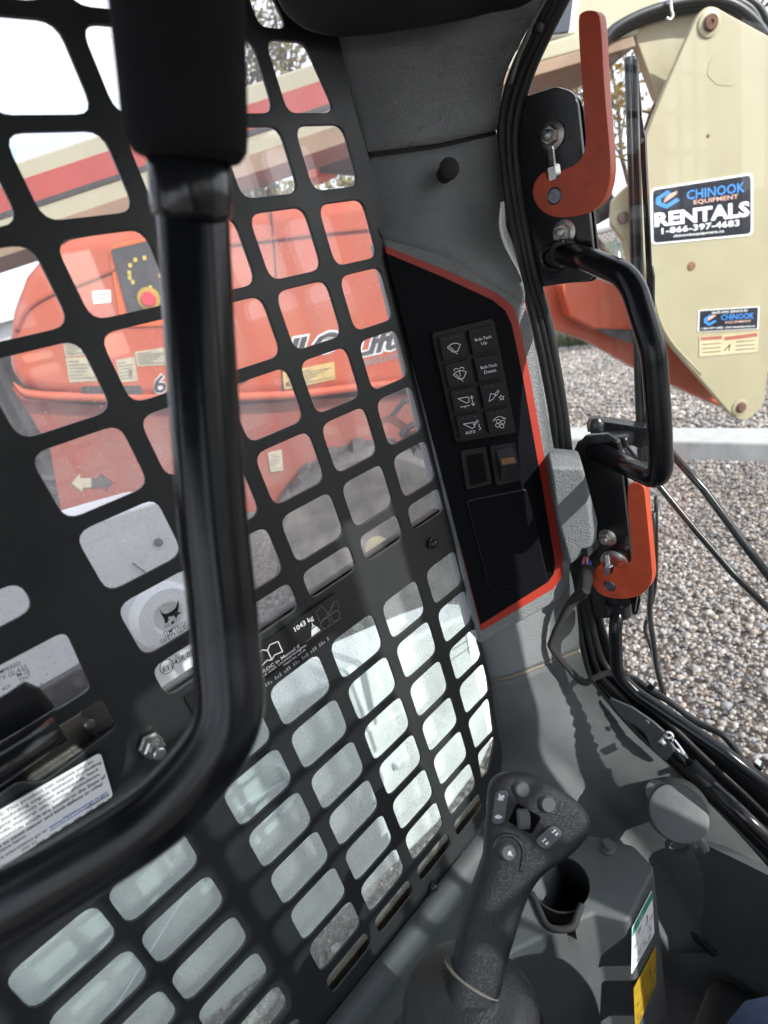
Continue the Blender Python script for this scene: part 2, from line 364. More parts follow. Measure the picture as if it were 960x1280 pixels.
def print_on(name, q, items, mats, parent, d=0.0003):
    """flat print: items are ('t', text, u0, v0, u1, v1, bold[, shear]) or ('l', [(u, v)...], width) or ('p', [(u, v)...]); one mesh"""
    V, Fc = [], []
    W_, H_ = q.w(), q.h()
    for it in items:
        if it[0] == 't':
            _, s, u0, v0, u1, v1, bold = it[:7]; vs, fs = text_mesh(s, bold, it[7] if len(it) > 7 else 0)
            if not vs: continue
            x0 = min(v.x for v in vs); x1 = max(v.x for v in vs); y0 = min(v.y for v in vs); y1 = max(v.y for v in vs)
            b = len(V)
            V += [q(u0 + (u1 - u0) * (v.x - x0) / (x1 - x0), v0 + (v1 - v0) * (v.y - y0) / (y1 - y0), d) for v in vs]
            Fc += [[i + b for i in f] for f in fs]
        elif it[0] == 'l':
            pts = [Vector((u * W_, v * H_)) for u, v in it[1]]; hw = it[2] / 2
            for a, c in zip(pts, pts[1:]):
                if (c - a).length < 1e-7: continue
                t = (c - a).normalized(); nn = Vector((-t.y, t.x)) * hw; a2, c2 = a - t * hw * 0.7, c + t * hw * 0.7; b = len(V)
                V += [q(p.x / W_, p.y / H_, d) for p in (a2 + nn, a2 - nn, c2 - nn, c2 + nn)]; Fc.append([b, b + 1, b + 2, b + 3])
        else:
            b = len(V); V += [q(u, v, d) for u, v in it[1]]; Fc.append(list(range(b, len(V))))
    me = bpy.data.meshes.new(name); me.from_pydata([tuple(v) for v in V], [], Fc)
    return link(name, me, mats, parent)
def arc(cx, cy, rx, ry, a0, a1, n=10): return [(cx + rx * math.cos(math.radians(a0 + (a1 - a0) * i / n)), cy + ry * math.sin(math.radians(a0 + (a1 - a0) * i / n))) for i in range(n + 1)]
def kids(o): return [c for c in bpy.data.objects if c.parent == o]
def copy_tree(o, parent=None):
    c = o.copy(); C.objects.link(c)
    if parent: c.parent = parent
    for ch in kids(o): copy_tree(ch, c)
    return c
def lerp(a, b, t): return a + (b - a) * t

# ================================================================== SETTING: cab shell
def X_(v): return Vector((v[0], v[1], v[2] + 1.65))      # cab coordinates, eye at the origin
def drift(z): return -0.0555 * z - 0.012 * z * z          # the punched columns lean a little
GY = 0.45                                                 # inner face of the window guard

def loft(name, rows, m, parent=None, sub=5, soft=0.16, thick=0.004, **k):
    cols = list(zip(*rows)); cols = [smooth_path(c, sub) for c in cols]
    out_ = []
    for r in zip(*cols):
        row = [r[0]]
        for i in range(1, len(r) - 1):
            row += [lerp(r[i], r[i - 1], soft), lerp(lerp(r[i], r[i - 1], soft / 3), lerp(r[i], r[i + 1], soft / 3), 0.5), lerp(r[i], r[i + 1], soft)]
        row.append(r[-1]); out_.append(row)
    return grid(name, out_, m, parent, thick=thick, smooth=True, **k)

tag(box('cab_floor', X_((0.02, 0, -1.29)), (1.24, 0.90, 0.03), DARKGREY), kind='structure')
tag(box('cab_roof', X_((-0.10, 0, 0.40)), (1.56, 1.06, 0.05), DARKGREY), kind='structure')
for nm, c_, sz_ in (('cab_rear_wall', (-0.70, 0, -0.93), (0.04, 1.0, 0.70)), ('cab_rear_wall', (-0.70, 0, 0.335), (0.04, 1.0, 0.07)), ('cab_rear_wall', (-0.70, 0.465, -0.14), (0.04, 0.07, 0.88)), ('cab_rear_wall', (-0.70, -0.465, -0.14), (0.04, 0.07, 0.88))):
    tag(box(nm, X_(c_), sz_, TRIM2), kind='structure')  # unseen rear wall, opened at mid-height so sky light fills the cab
tag(box('cab_side_wall', X_((-0.115, 0.475, -1.04)), (1.17, 0.04, 0.49), DARKGREY), kind='structure')
tag(box('cab_side_wall', X_((-0.115, -0.475, -1.04)), (1.17, 0.04, 0.49), DARKGREY), kind='structure')
tag(box('cab_front_pillar', X_((0.61, -0.455, -0.43)), (0.13, 0.08, 1.6), TRIM2, bevel=0.01), kind='structure')  # unseen right pillar, deepened so its shadow edge meets the ledge crease
tag(box('cab_front_wall', X_((0.655, -0.10, -1.10)), (0.03, 0.72, 0.36), TRIM2), kind='structure')
tag(box('cab_sill_beam', X_((0.66, -0.14, -0.905)), (0.04, 0.54, 0.03), GLOSS), kind='structure')

# headliner over the windshield: a rounded dark unit
hl = [atY(330, -60, .43), atY(352, 0, .43), atY(372, 24, .43), atY(398, 37, .43), atY(440, 41, .43), atX(520, 31, .52), atX(600, 16, .60), atX(660, 0, .625), atX(720, -60, .66)]
rows = []
for q in hl: rows.append(q)
pr = smooth_path(hl, 5)
g = [[p + Vector((0.004, 0.01, 0.10)) for p in pr], [p + Vector((0, 0, 0.012)) for p in pr], pr, [p + Vector((-0.006, -0.006, -0.001)) for p in pr],
     [p + Vector((-0.016, -0.02, 0.006)) for p in pr], [p + Vector((-0.02, -0.16, 0.03)) for p in pr], [p + Vector((-0.02, -0.8, 0.06)) for p in pr]]
tag(grid('headliner', g, BLACKSOFT, thick=0.006, smooth=True), kind='structure')
tag(box('cab_header', X_((0.665, 0, 0.33)), (0.05, 0.96, 0.12), GLOSS), kind='structure')

# ---- left front pillar trim
SN = Vector((-.444, -.896, 0)).normalized(); SP = X_((.475, .447, 0))
def S(x, y, o=0): return atN(x, y, SP + SN * o, SN)
pil = thing('pillar_trim', 'grey grained plastic trim on the front pillar between the mesh guard and the windshield', 'trim', X_((0.5, 0.43, -0.6)))
Lp = lambda x, y: atY(x - 9, y, .4565)
def Cc(x, y, Y=.428): return atY(x, y, Y)
def Rr(x, y, X=.63): return atX(x, y, X)
loft('upper_panel', [[Lp(395, -60), Cc(520, -60), Rr(722, -60)], [Lp(408, -10), Cc(528, -10), Rr(686, -10)], [Lp(430, 40), Cc(535, 45), Rr(651, 52)],
     [Lp(441, 110), Cc(540, 110), Rr(629, 101)], [Lp(453, 192), Cc(546, 180), Rr(620, 163)]], TRIM, pil)
loft('middle_panel', [[Lp(456, 200), Cc(546, 187), Rr(620, 169)], [Lp(468, 250), Cc(549, 232), Rr(629, 255)], [Lp(476, 280), Cc(548, 268, .424), Rr(637, 300)],
     [S(476, 292, .004), S(562, 316, .005), S(655, 368, .005)], [S(484, 312, -.006), S(562, 340, -.006), S(648, 390, -.006)]], TRIM, pil)
loft('lower_panel', [[Lp(590, 740), Cc(628, 740), Rr(700, 690, .62)], [Lp(600, 786), Cc(636, 782), Rr(714, 722, .622)], [Lp(611, 826), Cc(638, 818), Rr(721, 775)], [Lp(617, 850), Cc(641, 843), Rr(723, 811)]], TRIM, pil)
loft('joint_strip', [[Lp(616, 849), Cc(640, 841), Rr(722, 808)], [Lp(618, 855), Cc(642, 848), Rr(724, 815)]], mat('tan_joint_strip', (0.20, 0.17, 0.13), .7), pil, thick=0.001)
loft('gap_strip', [[Lp(450, 185), Cc(546, 175, .43), Rr(619, 155, .632)], [Lp(458, 208), Cc(547, 195, .43), Rr(621, 178, .632)]], BLACKSOFT, pil, thick=0.001)
# clips
cn = Vector((-.5, -.85, .15)).normalized()
p = atY(559, 214, .412); cl = lathe('trim_clip', p + cn * -0.01, cn, [(0.0085, 0), (0.0085, .013), (0.0105, .0135), (0.0105, .018), (0.0085, .0195)], BLACKSOFT, pil, 12)
p = atX(680, 822, .598); lathe('trim_clip', p - cn * 0.012, cn, [(0.009, 0), (0.009, .012), (0.007, .014), (0.006, .018)], TRIM2, pil, 16)

# ---- ledge below the pillar (runs forward and down along the sloping door opening)
led = thing('ledge_trim', 'dark grey side ledge trim curving down from the pillar to the sloping door sill', 'trim', X_((0.55, 0.35, -0.9)))
loft('ledge_panel', [
    [Lp(617, 853), atY(641, 848, .428), Rr(724, 815)],
    [Lp(623, 905), atY(652, 885, .424), Rr(738, 852)],
    [Lp(630, 950), atX(690, 940, .545), Rr(790, 914)],
    [Lp(626, 990), atX(738, 990, .565), Rr(842, 962)],
    [Lp(608, 1035), atX(792, 1050, .585), Rr(900, 1018)],
    [Lp(570, 1090), atX(835, 1105, .60), Rr(962, 1086)],
    [Lp(500, 1190), atX(880, 1190, .615), Rr(1040, 1180)]], TRIM2, led, soft=0.1)
# dark wall under the ledge, down to the floor
c0 = [atX(660, 900, .53), atX(690, 945, .547), atX(738, 995, .567), atX(792, 1055, .587), atX(835, 1110, .602), atX(880, 1195, .617)]
# low side wall along the guard
grid('side_sill', [[atY(u, v, .449) for u, v in ((150, 1615), (414, 1271), (604, 1034), (630, 990))],
                   [atY(u, v, .425) for u, v in ((185, 1625), (445, 1285), (612, 1072), (650, 1010))],
                   [atY(u, v, .36) for u, v in ((200, 1700), (470, 1330), (640, 1120), (700, 1040))],
                   [atY(u, v, .34) + Vector((0, 0, -.4)) for u, v in ((200, 1700), (470, 1330), (640, 1120), (700, 1040))]], TRIM2, led, thick=0.004, bevel=0.012)
box('front_panel', X_((0.615, 0.21, -1.08)), (0.012, 0.42, 0.44), TRIM2, led)
box('access_panel', X_((0.606, 0.03, -1.10)), (0.008, 0.155, 0.34), TRIM2, led, bevel=0.004)
q = atX(876, 1178, .604)
box('slot_recess', q, (0.006, 0.05, 0.016), BLACKSOFT, led, rot=Matrix.Rotation(math.radians(30), 3, 'X'), bevel=0.003)
# footwell shadow side: pedal box
box('footwell_cover', X_((0.52, 0.13, -1.20)), (0.16, 0.16, 0.15), BLACKSOFT, led, bevel=0.03)

# ---- switch panel on the pillar
sw = thing('switch_panel', 'black switch panel with orange-red edge stripe set into the grey front pillar', 'switch panel', S(560, 780))
outer = [(481, 302), (560, 330), (625, 360), (645, 375), (654, 400), (668, 470), (690, 590), (706, 700), (705, 725), (694, 741), (602, 793)]
stripe = [(481, 307), (556, 337), (621, 366), (641, 382), (649, 403), (663, 471), (684, 590), (705 - 1, 698), (703, 721), (692, 736), (602, 789)]
fasc = [(482, 316), (556, 347), (616, 375), (632, 388), (640, 405), (654, 471), (675, 590), (694, 702), (693, 717), (685, 728), (601, 781)]
rim2 = [(478, 296), (562, 318), (632, 350), (655, 372), (664, 400), (678, 470), (699, 590), (714, 700), (713, 730), (700, 750), (600, 806)]
prism('bezel', [S(u, v, .006) for u, v in rim2], -SN * .05, TRIM, sw, bevel=0.004)
prism('stripe', [S(u, v, .0075) for u, v in stripe], -SN * .006, RED, sw, bevel=0.0006)
prism('fascia', [S(u, v, .009) for u, v in fasc], -SN * .008, BLACKPANEL, sw, bevel=0.0008)
kq = Quad(S(538, 416, .0095), S(615, 397.5, .0095), S(643.5, 541, .0095), S(568.5, 553, .0095))
qpoly('keypad_frame', kq, rrect(kq, 0, 0, 1, 1, .005), .004, .005, KEYBLACK, sw, bevel=0.0012)
ICONS = []
led3 = [('l', [(.16, .86), (.28, .86)], .0007), ('l', [(.42, .86), (.54, .86)], .0007), ('l', [(.68, .86), (.80, .86)], .0007)]
wip = [arc(.5, .12, .42, .50, 128, 52), [(.24, .515), (.42, .28)], [(.76, .515), (.60, .28)], [(.42, .28), (.60, .28)], [(.34, .52), (.56, .17)]]
def ln(ls, w_=.0008): return [('l', l, w_) for l in ls]
star = [(.5 + (.12 if i % 2 == 0 else .05) * math.cos(math.radians(90 + 36 * i)) + .27, .34 + (.12 if i % 2 == 0 else .05) * math.sin(math.radians(90 + 36 * i)) - .02) for i in range(11)]
bucket = [(.22, .62), (.62, .62), (.64, .42), (.52, .36), (.22, .62)]
IC = {
    (0, 0): (led3, ln(wip)), (1, 0): ([], [('t', 'Bob-Tach', .18, .50, .84, .62, .01), ('t', 'Up', .39, .28, .63, .43, .01)]),
    (0, 1): ([], ln(wip) + ln([arc(.39, .68, .085, .07, 20, 200, 6), arc(.61, .68, .085, .07, -20, 160, 6), [(.50, .66), (.50, .4)]])),
    (1, 1): ([], [('t', 'Bob-Tach', .18, .50, .84, .62, .01), ('t', 'Down', .28, .28, .76, .42, .01)]),
    (0, 2): (led3, ln([bucket, [(.25, .24), (.62, .24)], [(.76, .22), (.76, .62)], [(.70, .54), (.76, .63), (.82, .54)], [(.70, .30), (.76, .21), (.82, .30)], [(.42, .24), (.42, .17)]])),
    (1, 2): (led3, ln([[(.24, .26), (.36, .58), (.56, .48), (.44, .34), (.24, .26)], [(.50, .50), (.70, .66)], [(.56, .44), (.72, .60)], star], .0007)),
    (0, 3): (led3, ln([bucket, [(.60, .52), (.80, .70)], [(.66, .50), (.84, .64)], [(.84, .50), (.80, .40), (.86, .32), (.80, .24)]]) + [('t', 'AUTO', .22, .14, .62, .27, .012)]),
    (1, 3): (led3, ln([arc(.5 + .13 * math.cos(a), .36 + .13 * math.sin(a), .085, .085, 0, 360, 8) for a in (.4, 1.97, 3.54, 5.11)] + [arc(.5, .38, .26, .30, 35, 145, 8), [(.24, .52), (.28, .58), (.36, .56)], [(.76, .52), (.72, .58), (.64, .56)]], .0007)),
}
for c in range(2):
    for r in range(4):
        u0 = (.065, .535)[c]; v1 = .955 - r * .235
        sq = kq.sub(u0, v1 - .205, u0 + .40, v1, .004)
        k = qpoly('key', sq, rrect(sq, 0, 0, 1, 1, .0015), .0042, .006, KEYBLACK, sw, bevel=0.0012)
        a, b = IC[(c, r)]
        if a: print_on('indicator', sq, a, DIMPRINT, k, .0045)
        print_on('icon', sq, b, WHITEPRINT, k, .0045)
for nm, cs in (('blank_switch', ((574, 563), (606, 558), (614, 604), (582, 612))), ('rocker_switch', ((611, 557), (642, 553), (651, 600), (619, 607)))):
    q = Quad(*[S(u, v, .0095) for u, v in cs])
    f_ = qpoly(nm, q, rrect(q, 0, 0, 1, 1, .003), .003, .004, KEYBLACK, sw, bevel=0.001)
    if nm == 'blank_switch': qpoly('blank_insert', q, rrect(q, .20, .10, .82, .86, .002), .0045, .003, BLACKPANEL, f_, bevel=0.0006)
    else:
        vs = [q(u, v, d) for u, v, d in ((.2, .1, .004), (.86, .1, .004), (.86, .5, .009), (.2, .5, .009), (.86, .9, .004), (.2, .9, .004))]
        mesh('rocker', vs, [[0, 1, 2, 3], [3, 2, 4, 5], [0, 3, 5], [1, 4, 2]], KEYBLACK, f_)
        sq = Quad(q(.2, .9, .004), q(.86, .9, .004), q(.86, .5, .009), q(.2, .5, .009))
        qpoly('amber_lens', sq, [(.12, .08), (.9, .08), (.9, .42), (.12, .42)], .0006, .001, AMBER, f_)
        print_on('hazard_mark', sq, ln([arc(.5, .24, .1, .12, 0, 360, 8), [(.25, .14), (.3, .25), (.25, .36)], [(.75, .14), (.7, .25), (.75, .36)]], .0005), BLACKPRINT, f_, .001)
q = Quad(S(582, 625, .0095), S(660, 610, .0095), S(685, 728, .0095), S(611, 737, .0095))
bcv = qpoly('blank_cover', q, rrect(q, 0, .0, 1, 1, .007), .0018, .004, KEYBLACK, sw, bevel=0.0013)
qpoly('cover_face', q, rrect(q, .018, .012, .982, .988, .006), .0024, .003, BLACKPANEL, bcv, bevel=0.0005)

# ---- grey pod on the pillar edge
pod = thing('sensor_pod', 'small light grey grained pod on the pillar edge beside the lower hinge plate', 'plastic pod', atX(715, 705, .6))
fr = [atX(u, v, X) for u, v, X in ((688, 584, .562), (730, 586, .588), (741, 668, .594), (739, 683, .593), (712, 706, .575), (697, 650, .566))]
bk = [atX(u, v, .612) for u, v in ((682, 558), (722, 561), (748, 650), (746, 676), (716, 702), (696, 640))]
me_v = fr + bk; n6 = 6
o = mesh('pod_cover', me_v, [list(range(6)), list(range(11, 5, -1))] + [[i, (i + 1) % 6, 6 + (i + 1) % 6, 6 + i] for i in range(6)], TRIM, pod, bevel=0.004, segs=3)
box('pod_bracket', atX(736, 684, .60), (0.03, 0.012, 0.012), BLACKSOFT, pod)

# ================================================================== WINDOW GUARD (punched steel screen)
gd = thing('window_guard', 'black punched steel mesh guard covering the left side window', 'window guard', X_((0.1, GY, -0.778)))
def gxf(x, y, z): return X_((x, GY + 0.002 - z, y))       # front of the plate towards the cab
def cell(x0, x1, z0, z1, r=.0125, sh=0.0):
    pts = [(x0 + drift(z0), z0, 0), (x1 + drift(z0), z0, 0), (x1 + drift(z1), z1, 0), (x0 + drift(z1), z1, 0)]
    return [(p.x, p.y) for p in round_poly(pts, r, 4)]
def poly2(pts, r=.01): return [(p.x, p.y) for p in round_poly([(x, z, 0) for x, z in pts], r, 4)]
COLS = [(.3915, .450), (.3135, .3745), (.234, .2985), (.154, .2185), (.074, .139)]
UP = [(.153, .206), (.091, .143), (.025, .079), (-.038, .015), (-.101, -.049), (-.165, -.112), (-.229, -.178), (-.272, -.241)]
LO = [(-.381, -.330), (-.443, -.391), (-.507, -.454), (-.568, -.516), (-.632, -.578), (-.692, -.641)]
holes = []
for i, (z0, z1) in enumerate(UP):
    for j, (x0, x1) in enumerate(COLS):
        if i == 0 and j == 0:
            holes.append(poly2([(.380, .153), (.437, .153), (.419, .206), (.376, .206)], .010)); continue
        holes.append(cell(x0, x1, z0, z1, .012 if z1 - z0 > .04 else .010))
    if i < 4: holes.append(cell(-.006, .059, z0, z1)); holes.append(cell(-.086, -.021, z0, z1))
for j, (x0, x1) in enumerate(COLS[1:]): holes.append(cell(x0, x1, .216, .268))
holes.append(poly2([(.374, .215), (.404, .215), (.396, .236), (.380, .262), (.366, .262)], .008))
holes.append(cell(-.006, .059, .216, .268)); holes.append(cell(-.086, -.021, .216, .268))
for i, (z0, z1) in enumerate(LO):
    for j, (x0, x1) in enumerate(COLS):
        if i == 5 and j == 0: holes.append(poly2([(.419, -.690), (.436, -.690), (.464, -.650), (.462, -.643), (.423, -.643)], .008)); continue
        if i == 4 and j == 0: holes.append(poly2([(.421, -.634), (.469, -.636), (.470, -.574), (.419, -.578)], .010)); continue
        holes.append(cell(x0, x1, z0, z1))
for j, (x0, x1) in enumerate(COLS[1:]): holes.append(cell(x0, x1, -.735, -.705, .009))
for i, (z0, z1) in enumerate([(-.440, -.394), (-.501, -.455), (-.563, -.518), (-.622, -.579), (-.682, -.641), (-.735, -.705)]):
    holes.append(cell(-.038, .031, z0, z1)); holes.append(cell(-.115, -.047, z0, z1))
holes.append(poly2([(-.06, -.152), (.036, -.150), (.036, -.1265), (-.06, -.127)], .011))
holes.append(poly2([(-.06, -.229), (.043, -.228), (.046, -.176), (-.06, -.175)], .007))
holes.append(poly2([(-.012, -.273), (.046, -.269), (.046, -.240), (-.06, -.240), (-.06, -.262), (-.025, -.262)], .006))
outl = [(-.30, .36), (.37, .36), (.425, .345), (.450, .31), (.462, .27), (.463, .237), (.462, .16), (.470, .09), (.4765, .013), (.4775, -.193), (.4785, -.424), (.480, -.625),
        (.476, -.675), (.462, -.712), (.440, -.738), (.410, -.757), (.375, -.766), (.30, -.768), (-.30, -.768)]
gp = plate2d('guard_plate', outl, holes, .0034, .0008, GUARD, gd, gxf)
gp.data.polygons.foreach_set('use_smooth', [False] * len(gp.data.polygons))
def bolt_dome(px, r, par, m, y=GY):
    p = atY(px[0], px[1], y - .0026); o = lathe('screw', p, (0, -1, 0), [(r * 1.25, 0), (r * 1.25, .0012), (r * 1.0, .0016), (r * .95, .004), (r * .7, .0062), (r * .35, .0072)], m, par, 20)
    lathe('socket', p + Vector((0, -.0060, 0)), (0, -1, 0), [(r * .36, 0), (r * .36, .0015), (r * .18, .0016)], BLACKSOFT, o, 6); return o
SCREWM = mat('dark_screw', (0.06, 0.06, 0.06), .35, metal=.8)
bolt_dome((540.5, 679), .0058, gd, SCREWM); bolt_dome((541, 1108), .0055, gd, SCREWM)
# stud with hex nut
p = atY(188, 930, GY - .0026)
nb = lathe('hex_nut', p, (0, -1, 0), [(.0105, 0), (.0105, .002), (.0092, .0022), (.0092, .010), (.0075, .0115)], STEEL, gd, 6)
lathe('stud', p + Vector((0, -.0105, 0)), (0, -1, 0), [(.0052, 0), (.0052, .009), (.004, .010)], STEEL, nb, 14)
# load label with print
def GQ(x0, z0, x1, z1, d=.0028): return Quad(X_((x0 + drift(z1), GY - d, z1)), X_((x1 + drift(z1), GY - d, z1)), X_((x1 + drift(z0), GY - d, z0)), X_((x0 + drift(z0), GY - d, z0)))
lq = GQ(.085, -.3165, .2615, -.2795)
LBLK = mat('black_label', (0.014, 0.014, 0.015), .3)
lb = qpoly('load_label', lq, rrect(lq, 0, 0, 1, 1, .002), .0002, .0005, LBLK, gd)
print_on('lettering', lq, [('t', '1043 kg', .665, .66, .80, .86, .015), ('t', 'See ROC in Manual if', .34, .235, .655, .335, .008), ('t', 'equipped with counterweights.', .30, .115, .70, .215, .008),
    ('t', '7400102 enUS', .52, .03, .68, .09, 0), ('p', [(.745, .28), (.815, .28), (.80, .46), (.76, .46)]), ('l', [(.78, .62), (.78, .50)], .001)]
    + ln([arc(.78, .50, .012, .05, 0, 360, 8)], .0006)
    + ln([[(.40, .44), (.40, .78), (.45, .84), (.475, .74), (.50, .84), (.55, .78), (.55, .44), (.50, .50), (.475, .42), (.45, .50), (.40, .44)], [(.475, .42), (.475, .74)]], .0009)
    + [('p', [(x, -.06), (x + w_, -.06), (x + w_, .0), (x, .0)]) for x, w_ in [(.30 + i * .018, .006 + .006 * ((i * 7) % 3) / 2) for i in range(22)]][:0], WHITEPRINT, lb, .0006)
print_on('machine_drawing', lq, ln([[(.83, .50), (.83, .86), (.88, .92), (.90, .52)], [(.83, .50), (.97, .50)], arc(.86, .38, .035, .16, 0, 360, 10), arc(.94, .38, .035, .16, 0, 360, 10), [(.90, .52), (.96, .80), (.985, .74), (.985, .5)], [(.80, .36), (.96, .72)], [(.70, .26), (.97, .20)]], .0005), GREYPRINT, lb, .0006)
bc = GQ(.150, -.3225, .235, -.3185)
print_on('barcode', bc, [('p', [(i / 30, 0), (i / 30 + .018, 0), (i / 30 + .018, 1 if i % 3 else .6), (i / 30, 1 if i % 3 else .6)]) for i in range(30) if (i * 5) % 4], GREYPRINT, lb, .0005)
# second label edge behind the lap bar
l2 = GQ(.108, -.345, .150, -.281); l2 = GQ(.100, -.331, .145, -.283)
lb2 = qpoly('small_label', l2, rrect(l2, 0, 0, 1, 1, .003), .0001, .0004, LBLK, gd)
print_on('lettering', l2, [('t', 'R', .08, .55, .24, .80, .01), ('l', [(.05, .05), (.05, .95)], .0004)], WHITEPRINT, lb2, .0004)
# white warning label
wq = Quad(*[X_((x, GY - .0028, z)) for x, z in ((-.0665, -.2655), (.0290, -.2762), (.0212, -.3205), (-.0735, -.3098))])
wl = qpoly('warning_label_border', wq, rrect(wq, 0, 0, 1, 1, .004), .0002, .0005, LBLK, gd)
pq = wq.sub(.01, .035, .985, .965)
wp = qpoly('warning_label', pq, rrect(pq, 0, 0, 1, 1, .004), .0005, .0004, PAPER, gd)
lines = ['WARNING: This product can expose you to', 'chemicals including engine exhaust (including', 'diesel engine exhaust when equipped), lead', 'compounds, mineral oils, soots, phthalates,',
         'carbon monoxide which are known to the State of', 'California to cause cancer and birth defects or other', 'reproductive harm.']
wd = [.93, .985, .945, .955, .985, .955, .36]
its = [('t', s, .03, .88 - i * .105, b, .955 - i * .105, .010) for i, (s, b) in enumerate(zip(lines, wd))]
its += [('t', 'For more information go to', .03, .125, .49, .20, .006), ('t', '7382406A enUS', .78, .07, .97, .125, 0), ('t', 'SW 21', .30, .045, .40, .10, 0)]
print_on('lettering', pq, its, BLACKPRINT, wp, .0008)
print_on('web_address', pq, [('t', 'www.P65Warnings.ca.gov', .51, .125, .97, .205, .008), ('l', [(.51, .11), (.97, .11)], .0006)], LINKBLUE, wp, .0008)
print_on('barcode', pq, [('p', [(x, .005), (x + .009, .005), (x + .009, .032), (x, .032)]) for x in [.40 + i * .0155 for i in range(37)] if int(x * 1000) % 3], BLACKPRINT, wp, .0008)

# ================================================================== SIDE WINDOW (glass behind the guard)
win = thing('side_window', 'dusty sliding side window glass behind the mesh guard with printed safety marks', 'window', X_((0.1, .475, -0.75)))
def pane(name, x0, x1, z0, z1, y, m, par, th=.005):
    return prism(name, [X_((x0, y, z0)), X_((x1, y, z0)), X_((x1, y, z1)), X_((x0, y, z1))], (0, th, 0), m, par)
pane('upper_pane', -.30, .475, -.282, .36, .478, GLASS, win)
pane('lower_pane', -.30, .475, -.75, -.288, .472, GLASS2, win)
box('sash_rail', X_((.09, .480, -.285)), (.78, .012, .007), RUBBER, win)
box('lower_rail', X_((.09, .480, -.757)), (.78, .02, .016), mat('grimy_rail', (0.12, 0.10, 0.07), .8, mottle=.6, mscale=40), win)
wpn = Quad(X_((-.1, .4775, 0)), X_((.2, .4775, 0)), X_((.2, .4775, -.3)), X_((-.1, .4775, -.3)))
def WQ(pxs): return Quad(*[atY(u, v, .4775) for u, v in pxs])
# wild-cat head mark: the printed emblem on the glass
hq = WQ(((199, 762), (224, 751), (228, 774), (203, 784)))
print_on('cat_head_mark', hq, [('p', [(0, 1.0), (.14, .72), (.30, .62), (.55, .64), (.78, .72), (.98, 1.1), (.94, .74), (.86, .50), (.66, .42), (.55, .34), (.44, .40), (.18, .42), (.08, .62)]),
    ('p', [(.10, .50), (.30, .46), (.38, .28), (.24, .10), (.12, .20), (.16, .32)]), ('p', [(.62, .40), (.84, .48), (1.0, .36), (.80, .30), (.72, .16), (.66, .26)]), ('p', [(.44, .10), (.60, .12), (.58, -.02), (.50, -.06), (.44, -.02)])]
    + ln([[(.18, .05), (.12, -.08)], [(.26, .04), (.22, -.10)], [(.34, .04), (.31, -.06)]], .0005), BLACKPRINT, win, 0)
for s, pxs, b in (('TEMPERED', ((203, 791), (231, 776), (232, 782), (205, 797)), .012), ('SAFETY GLASS', ((200, 800), (237, 779), (238, 784), (201, 806)), .012),
                  ('43R-0167', ((217, 825), (248, 807), (250, 813), (219, 832)), .012), ('23', ((218, 819), (224, 816), (225, 820), (219, 823)), .01), ('E11', ((203, 834), (215, 829), (216, 835), (204, 840)), .02),
                  ('TEMPERED', ((-10, 842), (25, 826), (26, 831), (-9, 847)), .01), ('SAFETY GLASS', ((-22, 857), (33, 830), (34, 836), (-21, 862)), .01), ('M-22', ((21, 842), (36, 835), (37, 840), (22, 847)), .01),
                  ('TINT', ((23, 849), (38, 841), (39, 846), (24, 854)), .01), ('423', ((2, 860), (12, 855), (13, 859), (3, 864)), .01), ('*717', ((37, 862), (53, 853), (54, 859), (38, 868)), .01)):
    print_on('glass_print', WQ(pxs), [('t', s, 0, 0, 1, 1, b * .3)], BLACKPRINT, win, 0)
eq = WQ(((199, 826), (217, 822), (218, 840), (200, 845)))
print_on('approval_mark', eq, ln([arc(.5, .5, .48, .48, 0, 360, 20)], .0007), BLACKPRINT, win, 0)

# ---- window slide latch behind the lower openings
lt = thing('window_latch', 'black window slide latch with brushed metal channel behind the guard openings', 'latch', X_((0, .47, -.27)))
ex = Vector((1, 0, 0))
box('latch_housing', X_((-.03, .506, -.262)), (.19, .014, .062), BLACKSOFT, lt, bevel=.003)
box('channel', X_((-.02, .482, -.265)), (.105, .022, .030), ALU, lt, bevel=.003)
box('channel_lip', X_((-.02, .470, -.281)), (.115, .012, .007), GLOSS, lt, bevel=.001)
tube('latch_bar', [X_((-.14, .432, -.235)), X_((-.03, .432, -.234)), X_((.012, .434, -.2335))], .0105, GLOSS, lt, n=18)
prism('latch_tongue', [atY(u, v, .455) for u, v in ((-20, 885), (10, 868), (32, 853), (52, 862), (70, 885), (40, 905), (-20, 940))], (0, .006, 0), GLOSS, lt, bevel=.002)
lathe('rivet', atY(112, 905, .470), (0, -1, 0), [(.0042, 0), (.0042, .001), (.003, .0022), (.0015, .0022)], STEEL, lt, 14)
lathe('latch_bolt', atY(6, 955, .447), (0, -1, 0), [(.0065, 0), (.0065, .004), (.0048, .0045), (.0048, .010), (.0035, .011)], STEEL, lt, 16)

RW = glass_mat('sun_dimming_glass', (0.74, 0.77, 0.77), 0.10, (0.6, 0.6, 0.6), 1.0)
rw = thing('side_window', 'unseen right-hand window glass of the cab, added with tint and grime to dim the sun', 'window', X_((0.1, -.475, -0.75)))
pane('glass_pane', -.30, .475, -.75, .36, -.483, RW, rw)  # unseen pane, added to weaken the sun coming through the right side
# right-hand side of the cab (seen only as a reflection in the glass)
gd2 = thing('window_guard', 'matching black mesh guard on the right-hand side of the cab', 'window guard', X_((0.1, -GY, -0.778)))
c2 = gp.copy(); c2.data = gp.data.copy(); C.objects.link(c2)
for v in c2.data.vertices: v.co.y = -v.co.y
c2.parent = gd2; c2.location = -Vector(gd2.location)

